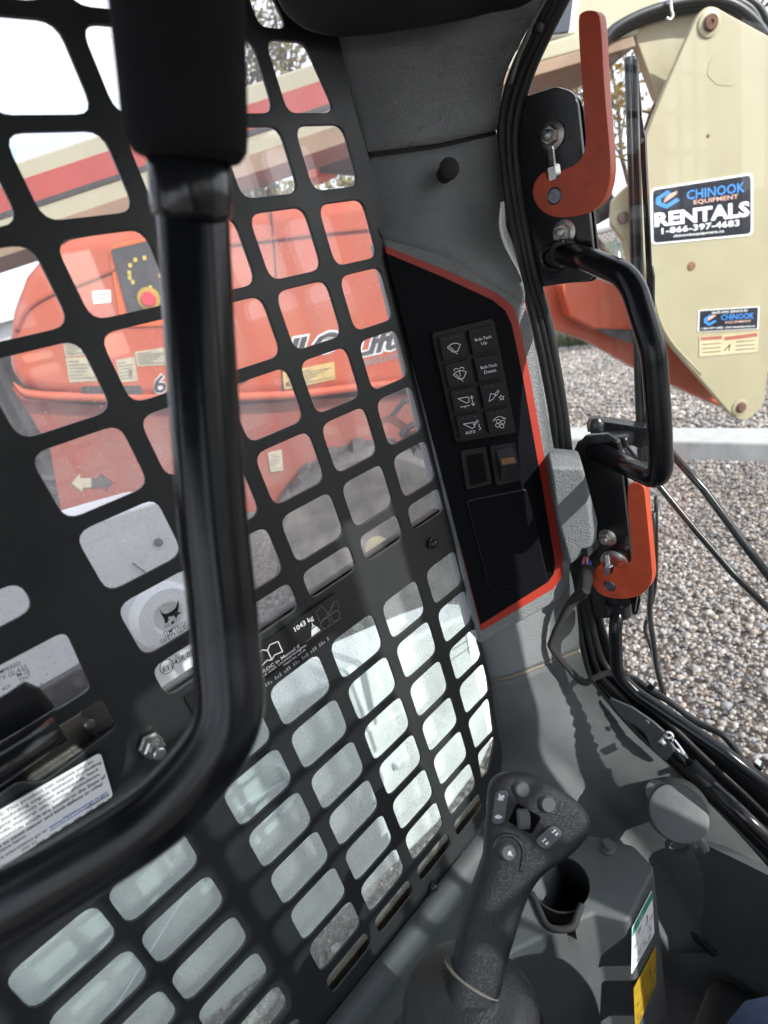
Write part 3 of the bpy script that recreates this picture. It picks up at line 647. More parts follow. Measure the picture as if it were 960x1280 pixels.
# ================================================================== DOOR OPENING: seal, hinge plates, levers, handle, rails
seal = thing('door_seal', 'ribbed black rubber seal round the windshield opening', 'seal', X_((.63, .37, -.7)))
def seal_path(pl, X): return smooth_path([atX(u, v, X) for u, v in pl], 5)
s1 = [(696, -20), (664, 44), (640, 98), (628, 150), (629, 200), (638, 265), (656, 352), (668, 400), (680, 455), (692, 524), (698, 590), (712, 690), (719, 740), (727, 800), (741, 850), (766, 882), (806, 926), (855, 974), (905, 1022), (960, 1078), (1010, 1130)]
s2 = [(706, -20), (675, 42), (651, 95), (637, 150), (637, 200), (646, 265), (663, 352), (676, 400), (688, 455), (700, 524), (706, 590), (718, 690), (727, 745), (736, 795), (749, 838), (775, 868), (818, 912), (868, 962), (920, 1012), (975, 1066), (1020, 1110)]
s3 = [(715, -20), (685, 40), (662, 92), (646, 150), (645, 200), (653, 265), (671, 352), (684, 400), (695, 455), (706, 524), (713, 590), (724, 690), (735, 755), (745, 802), (757, 832), (784, 858), (830, 898), (882, 948), (935, 996), (990, 1050), (1030, 1090)]
tube('inner_lip', seal_path(s1, .636), .0058, RUBBER, seal, 10)
tube('seal_bead', seal_path(s2, .640), .0052, RUBBER, seal, 10)
tube('outer_lip', seal_path(s3, .644), .0056, RUBBER, seal, 10)
backs = [atX((a[0] + b[0]) / 2, (a[1] + b[1]) / 2, .652) for a, b in zip(s1, s3)]
tube('seal_channel', smooth_path(backs, 5), (lambda t: (.011, .011)), GLOSS, seal, 10)
lo1 = [(719, 740), (727, 800), (741, 850), (766, 882), (806, 926), (855, 974), (905, 1022), (960, 1078), (1010, 1130)]
lo2 = [(742, 740), (757, 790), (772, 830), (800, 858), (845, 892), (895, 926), (950, 966), (1005, 1010), (1060, 1055)]
a_, b_ = smooth_path([atX(u, v, .651) for u, v in lo1], 4), smooth_path([atX(u, v, .651) for u, v in lo2], 4)
grid('sill_cover', [[lerp(p, q, t) + Vector((.004 if k % 2 else 0, 0, 0)) for k, t in enumerate((0, .2, .35, .5, .65, .8, 1))] for p, q in zip(a_, b_)], RUBBER, seal, thick=.004, smooth=True)
tube('bead_edge', smooth_path([atX(u, v, .622) for u, v in ((686, -10), (668, 24), (660, 45), (648, 72), (638, 105))], 5), .002, mat('worn_seal_edge', (.16, .155, .14), .5), seal, 8)
lathe('seal_clip', atX(672, 33, .628), (-1, 0, .2), [(.005, -.004), (.005, .003), (.003, .005)], RUBBER, seal, 12)

def flange_nut(px, X, par, r=.0105):
    p = atX(px[0], px[1], X); ax = Vector((-1, 0, .05))
    f = lathe('flange_nut', p - ax * .002, ax, [(r * 1.3, 0), (r * 1.3, .004), (r * .95, .0055)], STEEL, par, 24)
    lathe('hex_head', p + ax * .003, ax, [(r * .95, 0), (r * .95, .006), (r * .78, .0075)], STEEL, f, 6)
    lathe('stud_end', p + ax * .010, ax, [(r * .52, 0), (r * .52, .004), (r * .40, .005)], STEEL, f, 14)
up_ = thing('hinge_plate', 'tall black steel hinge plate with two flange nuts carrying the upper orange lever', 'hinge plate', atX(700, 355, .65), 'hinge plates on the windshield frame')
prism('plate', round_poly([atX(u, v, .645) for u, v in ((628, 130), (694, 108), (720, 116), (744, 338), (738, 350), (655, 362))], [0, .02, .03, .012, .01, 0], 6), (.006, 0, 0), GLOSS, up_, bevel=.0012)
prism('rear_plate', round_poly([atX(u, v, .660) for u, v in ((650, 132), (706, 112), (728, 124), (750, 340), (742, 352), (680, 356))], [0, .02, .03, .01, .01, 0], 6), (.004, 0, 0), GLOSS, up_, bevel=.001)
flange_nut((691.5, 169.5), .645, up_); flange_nut((706, 290.5), .645, up_)
tube('weld_bead', [atX(692 + 15 * math.cos(a / 3) , 322 + 15 * math.sin(a / 3), .644) for a in range(20)], .0035, GLOSS, up_, 8)
lo_ = thing('hinge_plate', 'lower black steel hinge plate with one flange nut beside the grey pod', 'hinge plate', atX(765, 773, .65), 'hinge plates on the windshield frame')
prism('plate', round_poly([atX(u, v, .645) for u, v in ((716, 566), (722, 552), (740, 543), (764, 547), (774, 562), (778, 600), (788, 690), (796, 748), (793, 766), (782, 773), (742, 773), (728, 700))], .004), (.006, 0, 0), GLOSS, lo_, bevel=.0012)
prism('rear_plate', round_poly([atX(u, v, .660) for u, v in ((730, 560), (764, 556), (778, 570), (784, 600), (794, 690), (800, 752), (796, 768), (760, 772))], .003), (.004, 0, 0), GLOSS, lo_, bevel=.001)
flange_nut((760, 671.5), .645, lo_, .0095)
lathe('washer', atX(769, 702, .645), (-1, 0, 0), [(.019, 0), (.019, .004), (.015, .006)], STEEL, lo_, 24)

def lever(label, outline, X, pin, stud, par_loc, cut):
    t = thing('release_lever', label, 'lever', par_loc, 'orange-red release levers')
    body = prism('lever_body', chaikin([atX(u, v, X) for u, v in outline], 2), (.013, 0, 0), LEVER, t, bevel=.0022, segs=3)
    lathe('pivot_pin', atX(pin[0], pin[1], X), (-1, 0, 0), [(.0082, -.001), (.0082, .0005), (.0072, .0012), (.0066, .0005), (.0012, .0005), (.001, .001)], mat('pin_steel', (.20, .22, .25), .4, metal=1, mottle=.3, mscale=200), t, 20)
    sx, sy = stud; a = atX(sx, sy, X + .006)
    sn = lathe('lock_nut', a, (0, 0, 1), [(.0072, -.006), (.0072, .006), (.0060, .0075)], STEEL, t, 6)
    lathe('threaded_stud', a, (0, 0, 1), [(.0038, .006)] + [(.0038 - (.0006 if i % 2 else 0), .0075 + i * .0011) for i in range(14)] + [(.003, .024)], STEEL, sn, 14)
    return t
lever('long orange-red release lever pivoting on the upper hinge plate, its handle pointing up', [(722, 22), (727, 15), (736, 12.5), (746, 14), (751, 24), (755, 110), (763, 195), (763, 225), (756, 248), (742, 263), (724, 270), (700, 272.5), (684, 269), (671, 258), (665, 243), (667, 229), (676, 217), (682, 214), (683, 225), (700, 223), (700, 213), (716, 208), (727, 198), (732, 184), (731, 150), (726, 90)],
      .605, (693, 245), (692, 217), atX(720, 270, .6), None)
lever('short orange-red release lever on the lower hinge plate, below the grab handle', [(784, 612), (788, 604), (795, 603), (804, 607), (806, 615), (809, 645), (814, 700), (816, 724), (809, 738), (797, 746), (780, 749), (760, 747.5), (747, 741), (739, 728), (740, 717), (747, 707), (753, 706), (754, 719), (766, 718), (766, 709), (778, 710), (786, 706), (790, 698), (789, 680), (785, 640)],
      .610, (762, 732.5), (760, 712), atX(780, 748, .6), None)

gh = thing('grab_handle', 'bent black steel tube grab handle between the two hinge plates', 'grab handle', atX(745, 565, .63))
hp = [atX(704, 316, .640), atX(742, 327, .615), atX(788, 346, .590), atX(808, 396, .580), atX(817, 440, .575), atX(824, 530, .570), atX(827, 602, .568), atX(742, 562, .640)]
pth = fillet_path([hp[0], hp[1], hp[2], hp[4], hp[5], hp[6], hp[7]], [.03, .05, .06, .10, .022], 8)
tube('handle_tube', pth, .0122, TUBE, gh, 20)
lathe('foot', hp[0], (-1, 0, 0), [(.017, -.002), (.0165, .004), (.013, .009)], GLOSS, gh, 20)
prism('foot_plate', round_poly([atX(u, v, .632) for u, v in ((722, 556), (730, 545), (758, 543), (772, 552), (776, 566), (770, 574), (742, 575), (726, 572))], .006), (.010, 0, 0), GLOSS, gh, bevel=.003)

sr = thing('sill_rail', 'black steel tube running down from the lower hinge plate along the sloping door sill', 'rail', atX(775, 850, .6))
tube('rail_tube', fillet_path([atX(772, 756, .615), atX(769, 790, .600), atX(771, 842, .598), atX(795, 866, .600), atX(905, 940, .605), atX(1010, 1022, .61)], [.03, .04, .03, .05], 8), .0088, TUBE, sr, 18)
lathe('rail_flange', atX(773, 762, .62), (0, 0, -1), [(.017, -.012), (.017, .006), (.012, .011)], GLOSS, sr, 20)

gs = thing('gas_strut', 'gas strut with chrome ball joint and black cylinder lying along the door sill', 'gas strut', atX(845, 940, .61))
prism('strut_bracket', round_poly([atX(u, v, .622) for u, v in ((760, 872), (790, 885), (815, 902), (838, 922), (842, 940), (832, 952), (814, 935), (806, 916), (775, 895))], .003), (.004, 0, 0), TRIM2, gs, bevel=.001)
p = atX(836, 921, .600); lathe('ball_joint', p + Vector((0, 0, -.008)), (0, 0, 1), [(.003, 0), (.0068, .003), (.0082, .008), (.0068, .013), (.003, .016)], CHROME, gs, 18)
lathe('ball_stud', atX(828, 928, .61), (-1, 0, 0), [(.006, -.006), (.006, .004), (.004, .006)], STEEL, gs, 14)
a, b, c_, d_ = atX(838, 924, .600), atX(863, 955, .598), atX(888, 980, .596), atX(985, 1072, .588)
tube('chrome_end', [a, b], .0055, CHROME, gs, 16); tube('strut_sleeve', [b, lerp(b, c_, .5), c_], .0095, BLACKSOFT, gs, 18); tube('cylinder', [c_, d_], .0100, mat('black_cylinder', (.012, .012, .013), .18), gs, 20)
lathe('bracket_screw', atX(809, 902, .62), (-1, 0, 0), [(.004, 0), (.004, .003), (.002, .004)], TRIM2, gs, 12)

ws = tag(prism('windshield', [atX(u, v, .672) for u, v in ((700, -80), (640, 90), (632, 180), (690, 560), (716, 720), (735, 830), (770, 880), (1090, 1160), (1700, 1000), (1500, -300))], (.005, 0, 0), WINDSHIELD),
         'clear windshield glass in front of the cab opening', 'windshield')

wi = thing('wiper', 'long black windshield wiper standing upright outside the glass with two parallel arms', 'wiper', atX(815, 600, .73))
def strip(name, pts, r, m, X, n=6): return tube(name, [atX(u, v, X) for u, v in pts], r, m, wi, n)
strip('blade_rubber', [(785, 72), (790, 240), (795, 420), (801, 598)], (lambda t: (.0042, .004)), RUBBER, .735)
strip('blade_spine', [(790.5, 71), (795.5, 240), (800.5, 420), (806, 598)], .0032, GLOSS, .742)
strip('blade_edge', [(794.5, 74), (799, 240), (804, 420), (809, 598)], .0026, RUBBER, .736)
strip('blade_yoke', [(796, 96), (803, 170), (811, 300), (817, 420), (820, 560)], (lambda t: (.0035, .002)), GLOSS, .745)
prism('yoke_link', round_poly([atX(u, v, .742) for u, v in ((798, 166), (804, 163), (806, 170), (809, 240), (813, 335), (816, 420), (811, 420), (806, 300), (801, 200))], .001), (.005, 0, 0), GLOSS, wi, bevel=.0008)
lathe('yoke_rivet', atX(802, 176, .742), (-1, 0, 0), [(.0028, 0), (.0028, .001), (.0012, .0012)], STEEL, wi, 12)
prism('yoke_clip', round_poly([atX(u, v, .742) for u, v in ((810, 334), (815, 333), (817, 345), (817, 420), (812, 420))], .001), (.005, 0, 0), GLOSS, wi, bevel=.0008)
strip('wiper_arm', [(776, 552), (830, 556), (880, 612), (930, 680), (975, 738)], (lambda t: (.0058, .0048)), GLOSS, .752, 8)
strip('wiper_arm', [(770, 545), (824, 608), (868, 662), (915, 716), (975, 775)], (lambda t: (.0058, .0048)), GLOSS, .757, 8)
box('wiper_pivot', atX(770, 546, .70), (.05, .05, .018), GLOSS, wi, bevel=.006)
prism('wiper_bracket', round_poly([atX(u, v, .70) for u, v in ((736, 534), (745, 526), (760, 528), (812, 536), (815, 556), (800, 562), (775, 550), (740, 552))], .003), (.02, 0, 0), GLOSS, wi, bevel=.003)
lathe('pivot_cap', atX(745, 530, .70), (0, 0, 1), [(.012, -.008), (.012, .004), (.007, .010)], GLOSS, wi, 18)

wh = thing('washer_hose', 'thin black washer hoses hanging outside the windshield below the lower lever', 'hose', atX(828, 866, .70))
tube('hose', smooth_path([atX(u, v, .70) for u, v in ((816, 640), (814, 730), (812, 765), (817, 805), (821, 835), (830, 868))], 6), .0040, RUBBER, wh, 10)
tube('hose', smooth_path([atX(u, v, .705) for u, v in ((820, 620), (820, 720), (812, 765), (806, 785), (811, 802), (818, 825), (827, 868))], 6), .0026, RUBBER, wh, 8)
sc_ = thing('sill_cable', 'black cable clipped along the outside of the door sill', 'cable', atX(815, 860, .65))
tube('cable', smooth_path([atX(u, v, .655) for u, v in ((700, 845), (755, 845), (790, 848), (815, 864), (838, 878), (870, 902), (905, 920), (925, 945), (945, 965), (985, 985))], 6), (lambda t: .0048 + .0004 * math.sin(t * 37)), RUBBER, sc_, 10)
for u, v in ((815, 857), (948, 958)):
    f_ = box('cable_clip', atX(u, v, .648), (.012, .009, .013), BLACKSOFT, sc_, rot=Matrix.Rotation(.5, 3, 'X'), bevel=.002)
    box('clip_bolt', atX(u - 1, v - 5, .643), (.010, .008, .004), STEEL, f_, rot=Matrix.Rotation(.5, 3, 'X'), bevel=.001)

lm = thing('wiring_loom', 'woven black wiring loom with blue and pink wire ends dropping from the grey pod', 'wiring', atX(735, 850, .6))
lp = [(734, 708, .606), (733, 722, .596), (728, 740, .590), (716, 752, .586), (700, 778, .574), (689, 803, .566), (691, 812, .566), (706, 830, .574), (722, 848, .588), (732, 853, .594), (746, 846, .608), (762, 841, .622), (785, 842, .632)]
tube('sleeve', smooth_path([atX(*q) for q in lp], 7), (lambda t: .0092 - .0045 * min(1, max(0, (t - .12) * 4)) + .0003 * math.sin(t * 90)), LOOM, lm, 12)
tube('tape_wrap', smooth_path([atX(*q) for q in ((722, 748, .590), (728, 744, .584), (733, 738, .584))], 5), .0058, RUBBER, lm, 10)
BW = mat('blue_wire', (0.02, 0.09, 0.55), .4); PW = mat('pink_wire', (0.65, .22, .18), .4)
for i, (m_, du, top) in enumerate(((BW, -4, 699), (BW, 0, 697), (BW, 4, 700), (PW, 1, 692), (PW, -3, 695))):
    tube('wire', smooth_path([atX(733 + du, 712, .607), atX(733 + du * 1.2, 704, .604), atX(733 + du * .6, top, .612)], 5), .0018, m_, lm, 8)

# ================================================================== LAP BAR (nearest thing to the lens)
def atD(px, py, d): r = ray(px, py).normalized(); return EYE + r * d / (r.dot(fwd))
lbar = thing('lap_bar', 'thick bent black lap bar tube with a foam grip at its top', 'lap bar', atD(265, 800, .27))
tp = [atD(228, 60, .235), atD(240, 240, .250), atD(252, 450, .258), atD(266, 640, .262), atD(282, 800, .262), atD(283, 905, .258), atD(215, 1000, .252), atD(110, 1074, .246), atD(-40, 1158, .240), atD(-220, 1250, .232)]
tube('bar_tube', smooth_path(tp, 10), (lambda t: .0157), TUBE, lbar, 32)
gp_ = [atD(212, -120, .200), atD(224, 20, .218), atD(230, 110, .228), atD(233, 160, .232), atD(234.5, 184, .2345), atD(235.2, 195, .2355), atD(235.5, 199, .236)]
tube('foam_grip', gp_, (lambda t: [.0252, .0252, .0250, .0248, .0242, .0218, .0175][min(6, int(t * 6 + .5))]), FOAM, lbar, 36)
tube('collar', [atD(236, 190, .2375), atD(239.5, 262, .2475), atD(240, 272, .249)], (lambda t: .0172 if t < .9 else .0162), GLOSS, lbar, 32)

# ================================================================== CONSOLE, CUP HOLDER, JOYSTICK, CAP
def applied(o):
    dg = bpy.context.evaluated_depsgraph_get(); me = bpy.data.meshes.new_from_object(o.evaluated_get(dg)); o.modifiers.clear(); o.data = me
def cut(o, cutter):
    b = o.modifiers.new('cut', 'BOOLEAN'); b.object = cutter; b.operation = 'DIFFERENCE'; b.solver = 'EXACT'
    applied(o); bpy.data.objects.remove(cutter)
con = thing('side_console', 'dark grey side console with a cup holder and two stickers below the joystick', 'console', X_((.42, .3, -1.2)))
ZT = 1.65 - .80
ct = [atZ(u, v, ZT) for u, v in ((470, 1180), (560, 1075), (640, 1040), (738, 1043), (792, 1056), (819, 1085), (786, 1152), (742, 1142), (640, 1190), (560, 1260), (470, 1300))]
body = prism('console_body', round_poly(ct, .012), (0, 0, -.42), TRIM2, con, bevel=.014, segs=4)
applied(body)
cupc = atZ(700, 1103, ZT)
cutter = lathe('cutter', cupc, (0, 0, -1), [(.040, -.05), (.037, .11)], TRIM2, None, 40, smooth=False)
cut(body, cutter)
sp = [atZ(u, v, ZT) for u, v in ((664, 1118), (672, 1135), (686, 1160), (716, 1158), (724, 1135), (728, 1112))]
cutter = prism('cutter', [q + Vector((0, 0, .05)) for q in round_poly(sp, .005)], (0, 0, -.085), TRIM2)
cut(body, cutter)
body.data.materials.clear(); body.data.materials.append(TRIM2)
lathe('cup_well', cupc + Vector((0, 0, -.002)), (0, 0, -1), [(.0395, 0), (.0372, .0), (.0345, .1), (.001, .104)], BLACKSOFT, con, 40, caps=False)
tube('cup_lip', smooth_path([atZ(u, v, ZT + .001) for u, v in ((655, 1110), (666, 1120), (674, 1138), (684, 1157), (700, 1162), (716, 1158), (722, 1143), (727, 1131))], 5), .0045, BLACKSOFT, con, 10)
lathe('console_button', atZ(760, 1060, ZT), (0, 0, 1), [(.0115, -.002), (.0115, .002), (.0075, .004), (.0075, .010), (.006, .012)], TRIM2, con, 24)
# stickers on the console's inner face
e0, e1 = ct[5], ct[6]
def CF(u, v): # pixel on the inner face plane
    nn = (e1 - e0).cross(Vector((0, 0, 1))).normalized(); return atN(u, v, e0 + nn * (.0012 if nn.dot(EYE - e0) > 0 else -.0012), nn)
for nm, cs, m_, lab in (('safety_label', ((789, 1160), (814, 1112), (817, 1166), (788, 1218)), PAPER, 'green and white safety label'), ('warning_sticker', ((791, 1236), (819, 1182), (819, 1230), (793, 1290)), YELLOW, 'yellow warning sticker')):
    q = Quad(*[CF(u, v) for u, v in cs])
    l_ = qpoly(nm, q, rrect(q, 0, 0, 1, 1, .004), .0012, .0008, m_, con); tag(l_, lab)
    rnd = random.Random(5); its = []
    for i in range(16):
        u, v = .08 + rnd.random() * .8, .06 + rnd.random() * (.66 if nm == 'safety_label' else .7); ww = .04 + rnd.random() * .1
        its.append(('l', [(u, v), (u + ww, v + .05 * rnd.random()), (u + ww * .6, v - .06)], .0009))
    for i in range(9): its.append(('l', [(.08 + .3 * (i % 3), .10 + .2 * (i // 3)), (.28 + .3 * (i % 3), .10 + .2 * (i // 3))], .0007))
    if nm == 'safety_label':
        qpoly('green_header', q, [(.01, .82), (.99, .82), (.97, .985), (.03, .985)], .0016, .0003, GREEN, l_)
        print_on('header_mark', q, ln([[(.34, .86), (.34, .95), (.43, .95), (.43, .86), (.34, .86)], [(.46, .88), (.52, .93)]], .001), PAPER, l_, .0019)
    else: its += [('l', [(.05, .84), (.95, .84)], .0008)]
    print_on('lettering', q, its, BLACKPRINT, l_, .0018)

def RV(px, py, Y): return atY(px, py, Y)
js = thing('joystick', 'black grained joystick with thumb buttons on a round rubber boot', 'joystick', X_((.165, .25, -.62)))
JY = .25
jr = [(1290, 575, 33, .024), (1250, 586, 33, .024), (1228, 591, 34, .024), (1198, 599, 32.5, .0235), (1160, 609, 34, .0235), (1134, 616, 35, .0235), (1105, 628, 36, .0235), (1085, 640, 41, .023), (1069, 655, 51, .022), (1052, 665, 60, .021), (1037, 671, 64.5, .0205), (1020, 671, 63, .020), (1004, 666, 57, .0195), (990, 658, 48, .018), (978, 649, 36, .016), (969, 645, 24, .012), (964.5, 644, 11, .006)]
JP = atY(590, 1225, JY)
axis_dir = (atY(665, 1020, JY) - atY(590, 1225, JY)).normalized()
rings = []
rows_ = smooth_path([Vector((a, b, c)) for a, b, c, d in jr], 3); deps = smooth_path([Vector((d, 0, 0)) for a, b, c, d in jr], 3)
for (py, cx, hw), dd in zip([tuple(q) for q in rows_], deps):
    # axis of each ring follows the shear of the outline: the left edge is steeper than the right one
    xd = right; yd = axis_dir.cross(xd).normalized(); n_ = 28; ring = []
    c = atN(cx, py, JP, yd); dist = (c - EYE).dot(fwd); hwid = hw / F * dist
    for k in range(n_):
        a = 2 * math.pi * k / n_; ca, sa = math.cos(a), math.sin(a); e = .66
        ring.append(c + xd * hwid * math.copysign(abs(ca) ** e, ca) + yd * dd.x * math.copysign(abs(sa) ** e, sa))
    rings.append(ring)
V = [p for r in rings for p in r]; n_ = 28; Fc = [[i * n_ + k, i * n_ + (k + 1) % n_, (i + 1) * n_ + (k + 1) % n_, (i + 1) * n_ + k] for i in range(len(rings) - 1) for k in range(n_)]
Fc += [list(range(n_)), list(range((len(rings) - 1) * n_, len(rings) * n_))]
grip = mesh('grip', V, Fc, STICK, js, smooth=True)
yd = axis_dir.cross(right).normalized(); front = yd if yd.dot(EYE - atY(660, 1030, JY)) > 0 else -yd
from mathutils.bvhtree import BVHTree
_bv = BVHTree.FromPolygons([tuple(p) for p in V], Fc)
def H(u, v, o=0):
    r_ = ray(u, v).normalized(); hit = _bv.ray_cast(EYE, r_)[0]
    return (hit if hit else atN(u, v, JP + front * .02, front)) + front * o
def jbutton(u, v, r, name='round_button'):
    return lathe(name, H(u, v, -.004), front, [(r * 1.06, 0), (r * 1.06, .004), (r, .0045), (r, .0078), (r * .86, .0092)], GREYKEY, js, 24)
jbutton(652, 986.5, .0066); jbutton(684, 1005, .0068)
# thumb wheel; a near-black patch paints the shade of its recess
q = Quad(H(646, 1004, .0004), H(676, 1021, .0004), H(664, 1042, .0004), H(635, 1027, .0004))
rc = qpoly('wheel_recess', q, rrect(q, 0, 0, 1, 1, .002), .0022, .004, mat('recess_shade', (.002, .002, .002), .8, spec=.05), js)
a0, a1 = H(648, 1026, .0), H(655, 1022, .0)
lathe('thumb_wheel', H(653, 1023, .0015) - right * .0055 + Vector((0, 0, 0)), right, [(.006, 0), (.0082, .001), (.0082, .010), (.006, .011)], GREYKEY, rc, 28)
def rocker(tl, tr, br, bl, marks, name):
    q = Quad(H(*tl, .0006), H(*tr, .0006), H(*br, .0006), H(*bl, .0006))
    o = qpoly(name, q, rrect(q, 0, 0, 1, 1, q.w() * .48, 6), .0030, .006, GREYKEY, js, bevel=.0008)
    print_on('icon', q, marks, WHITEPRINT, o, .0034)
hare = [('p', [(.2, .72), (.35, .80), (.30, .88), (.42, .90), (.48, .82), (.70, .86), (.80, .78), (.66, .74), (.78, .68), (.55, .70), (.40, .68), (.34, .74)])]
tort = [('p', [(.18, .22), (.35, .27), (.55, .27), (.70, .22), (.85, .21), (.70, .17), (.60, .13), (.52, .165), (.38, .165), (.32, .13), (.30, .18)])]
rocker((620, 988), (636, 987), (631, 1029), (615, 1030), hare + tort, 'speed_rocker')
dia = lambda u, v: [('p', [(u - .20, v - .07), (u + .0, v - .07), (u - .05, v - .03), (u - .05, v + .06), (u, v + .1), (u - .2, v + .1), (u - .14, v + .05), (u - .14, v - .03)]), ('p', [(u + .1, v - .07), (u + .26, v - .07), (u + .22, v + .07), (u + .12, v + .07)])]
rocker((690, 1029), (704, 1041), (681, 1063), (666, 1050), dia(.5, .78) + dia(.5, .26), 'aux_rocker')
b_ = jbutton(634.5, 1064.5, .0064, 'horn_button')
bq = Quad(H(629, 1059, .0056), H(640, 1059, .0056), H(640, 1070, .0056), H(629, 1070, .0056))
print_on('icon', bq, ln([[(.12, .78), (.30, .55), (.5, .5)], arc(.56, .5, .2, .2, 0, 360, 10), arc(.56, .5, .08, .08, 0, 360, 6), [(.72, .4), (.88, .2)]], .0007), WHITEPRINT, b_, 0)
tube('thumb_ridge', smooth_path([H(u, v, -.0008) for u, v in ((616, 1062), (620, 1051), (629, 1044.5), (640, 1045), (649, 1052), (654, 1063), (653, 1078), (651, 1090))], 5), .0022, STICK, js, 10)
# boot
bc_ = atY(589, 1232, JY); bax = (axis_dir * .35 + Vector((0, 0, 1)) * .65).normalized()
lathe('boot', bc_, bax, [(.024, .008), (.029, .006), (.040, .000), (.052, -.008), (.0575, -.016), (.0585, -.024), (.056, -.029), (.050, -.031), (.053, -.038), (.060, -.048), (.062, -.060), (.060, -.062), (.068, -.070), (.076, -.086), (.078, -.13)], mat('rubber_boot', (.020, .020, .021), .42, grain=.9, gscale=420, gtype='noise', mottle=.3, mscale=60), js, 48)
lathe('seam_ring', atY(590.5, 1224, JY), axis_dir, [(.0258, 0), (.0268, .0008), (.0268, .0016), (.0258, .002)], mat('worn_seam', (.18, .17, .15), .6), js, 40)
lathe('boot_base', bc_ - bax * .12, bax, [(.075, 0), (.075, -.004), (.08, -.3)], TRIM2, js, 32)

sb = thing('seat_belt_buckle', 'small black buckle with a red button behind the joystick boot', 'buckle', atZ(662, 1276, .75))
tag(sb, 'small black housing with a red tab beside the joystick boot', 'switch')
bq0 = atY(664, 1278, .30); box('housing', bq0, (.03, .02, .03), BLACKSOFT, sb, bevel=.006); box('red_tab', atY(664, 1274, .287), (.012, .008, .010), mat('red_plastic', (.5, .03, .02), .4), sb, rot=Matrix.Rotation(.5, 3, 'Y'), bevel=.002)
sb.name = 'tab_switch'

cap = thing('filler_cap', 'round dusty grey cap with a moulded strap on the side ledge', 'cap', atX(848, 1020, .57))
cn = (Vector((-.62, -.30, .72))).normalized(); cp = atX(848, 1016, .565)
lathe('cap_disc', cp, cn, [(.030, -.03), (.034, -.006), (.0365, -.004), (.0375, .002), (.0365, .0055), (.034, .0068), (.001, .0072)], CAPMAT, cap, 48)
lathe('cap_neck', cp - cn * .03, cn, [(.044, -.02), (.040, -.002), (.036, .006), (.033, .012)], TRIM2, cap, 40)
lathe('strap_boss', atX(822, 990, .575), cn, [(.016, -.015), (.016, .002), (.013, .004)], CAPMAT, cap, 24)
tube('strap', smooth_path([atX(u, v, X) for u, v, X in ((822, 988, .57), (835, 1000, .568), (848, 1020, .566), (868, 1044, .562), (880, 1058, .562), (881, 1064, .566), (872, 1060, .57), (866, 1050, .572))], 5), (lambda t: (.0055, .0022)), CAPMAT, cap, 10)
tube('pull_ring', smooth_path([atX(848 + 14 * math.cos(a * .5), 1056 + 9 * math.sin(a * .5), .575) for a in range(14)], 3), .0035, TRIM2, cap, 8)

# ---- the operator's knee
pe = thing('person', "person's bent leg in dark blue denim trousers at the bottom right corner", 'person', X_((.30, -.02, -1.27)))
me = bpy.data.meshes.new('leg'); J = [(-.10, -.12, -.74, .085), (.12, -.04, -.71, .075), (.28, .032, -.685, .072), (.335, .045, -.705, .068), (.365, .05, -.85, .066), (.38, .03, -1.02, .05), (.385, .03, -1.16, .043)]
me.from_pydata([tuple(X_(j[:3])) for j in J], [(i, i + 1) for i in range(len(J) - 1)], [])
lo = bpy.data.objects.new('leg', me); C.objects.link(lo); me.materials.append(DENIM)
sk = lo.modifiers.new('skin', 'SKIN'); sk.use_smooth_shade = True
for v, j in zip(me.skin_vertices[0].data, J): v.radius = (j[3], j[3])
me.skin_vertices[0].data[0].use_root = True
ss = lo.modifiers.new('sub', 'SUBSURF'); ss.levels = 2; ss.render_levels = 2
setpar(lo, pe)
box('boot', X_((.43, .03, -1.225)), (.26, .09, .09), BLACKSOFT, pe, bevel=.03, segs=3)

# ================================================================== OUTSIDE: ground
def gravel_mat():
    m, t, b = new_mat('gravel_bed'); lk = t.links.new
    tcn = t.nodes.new('ShaderNodeTexCoord'); v = t.nodes.new('ShaderNodeTexVoronoi'); v.inputs['Scale'].default_value = 55
    r = t.nodes.new('ShaderNodeValToRGB'); e = r.color_ramp.elements
    e[0].color = (.10, .09, .085, 1); e[1].color = (.34, .31, .28, 1)
    for p_, c_ in ((.35, (.22, .16, .12)), (.6, (.20, .20, .21)), (.8, (.28, .22, .18))):
        n_ = e.new(p_); n_.color = (*c_, 1)
    bp = t.nodes.new('ShaderNodeBump'); bp.inputs['Strength'].default_value = 1; bp.inputs['Distance'].default_value = .02; bp.invert = True
    sp_ = t.nodes.new('ShaderNodeSeparateColor')
    lk(tcn.outputs['Object'], v.inputs['Vector']); lk(v.outputs['Color'], sp_.inputs[0]); lk(sp_.outputs[0], r.inputs[0]); lk(r.outputs[0], b.inputs['Base Color'])
    lk(v.outputs['Distance'], bp.inputs['Height']); lk(bp.outputs[0], b.inputs['Normal']); b.inputs['Roughness'].default_value = .9
    return m
tag(mesh('ground', [(-300, -300, -.02), (300, -300, -.02), (300, 300, -.02), (-300, 300, -.02)], [[0, 1, 2, 3]], gravel_mat()), kind='structure')
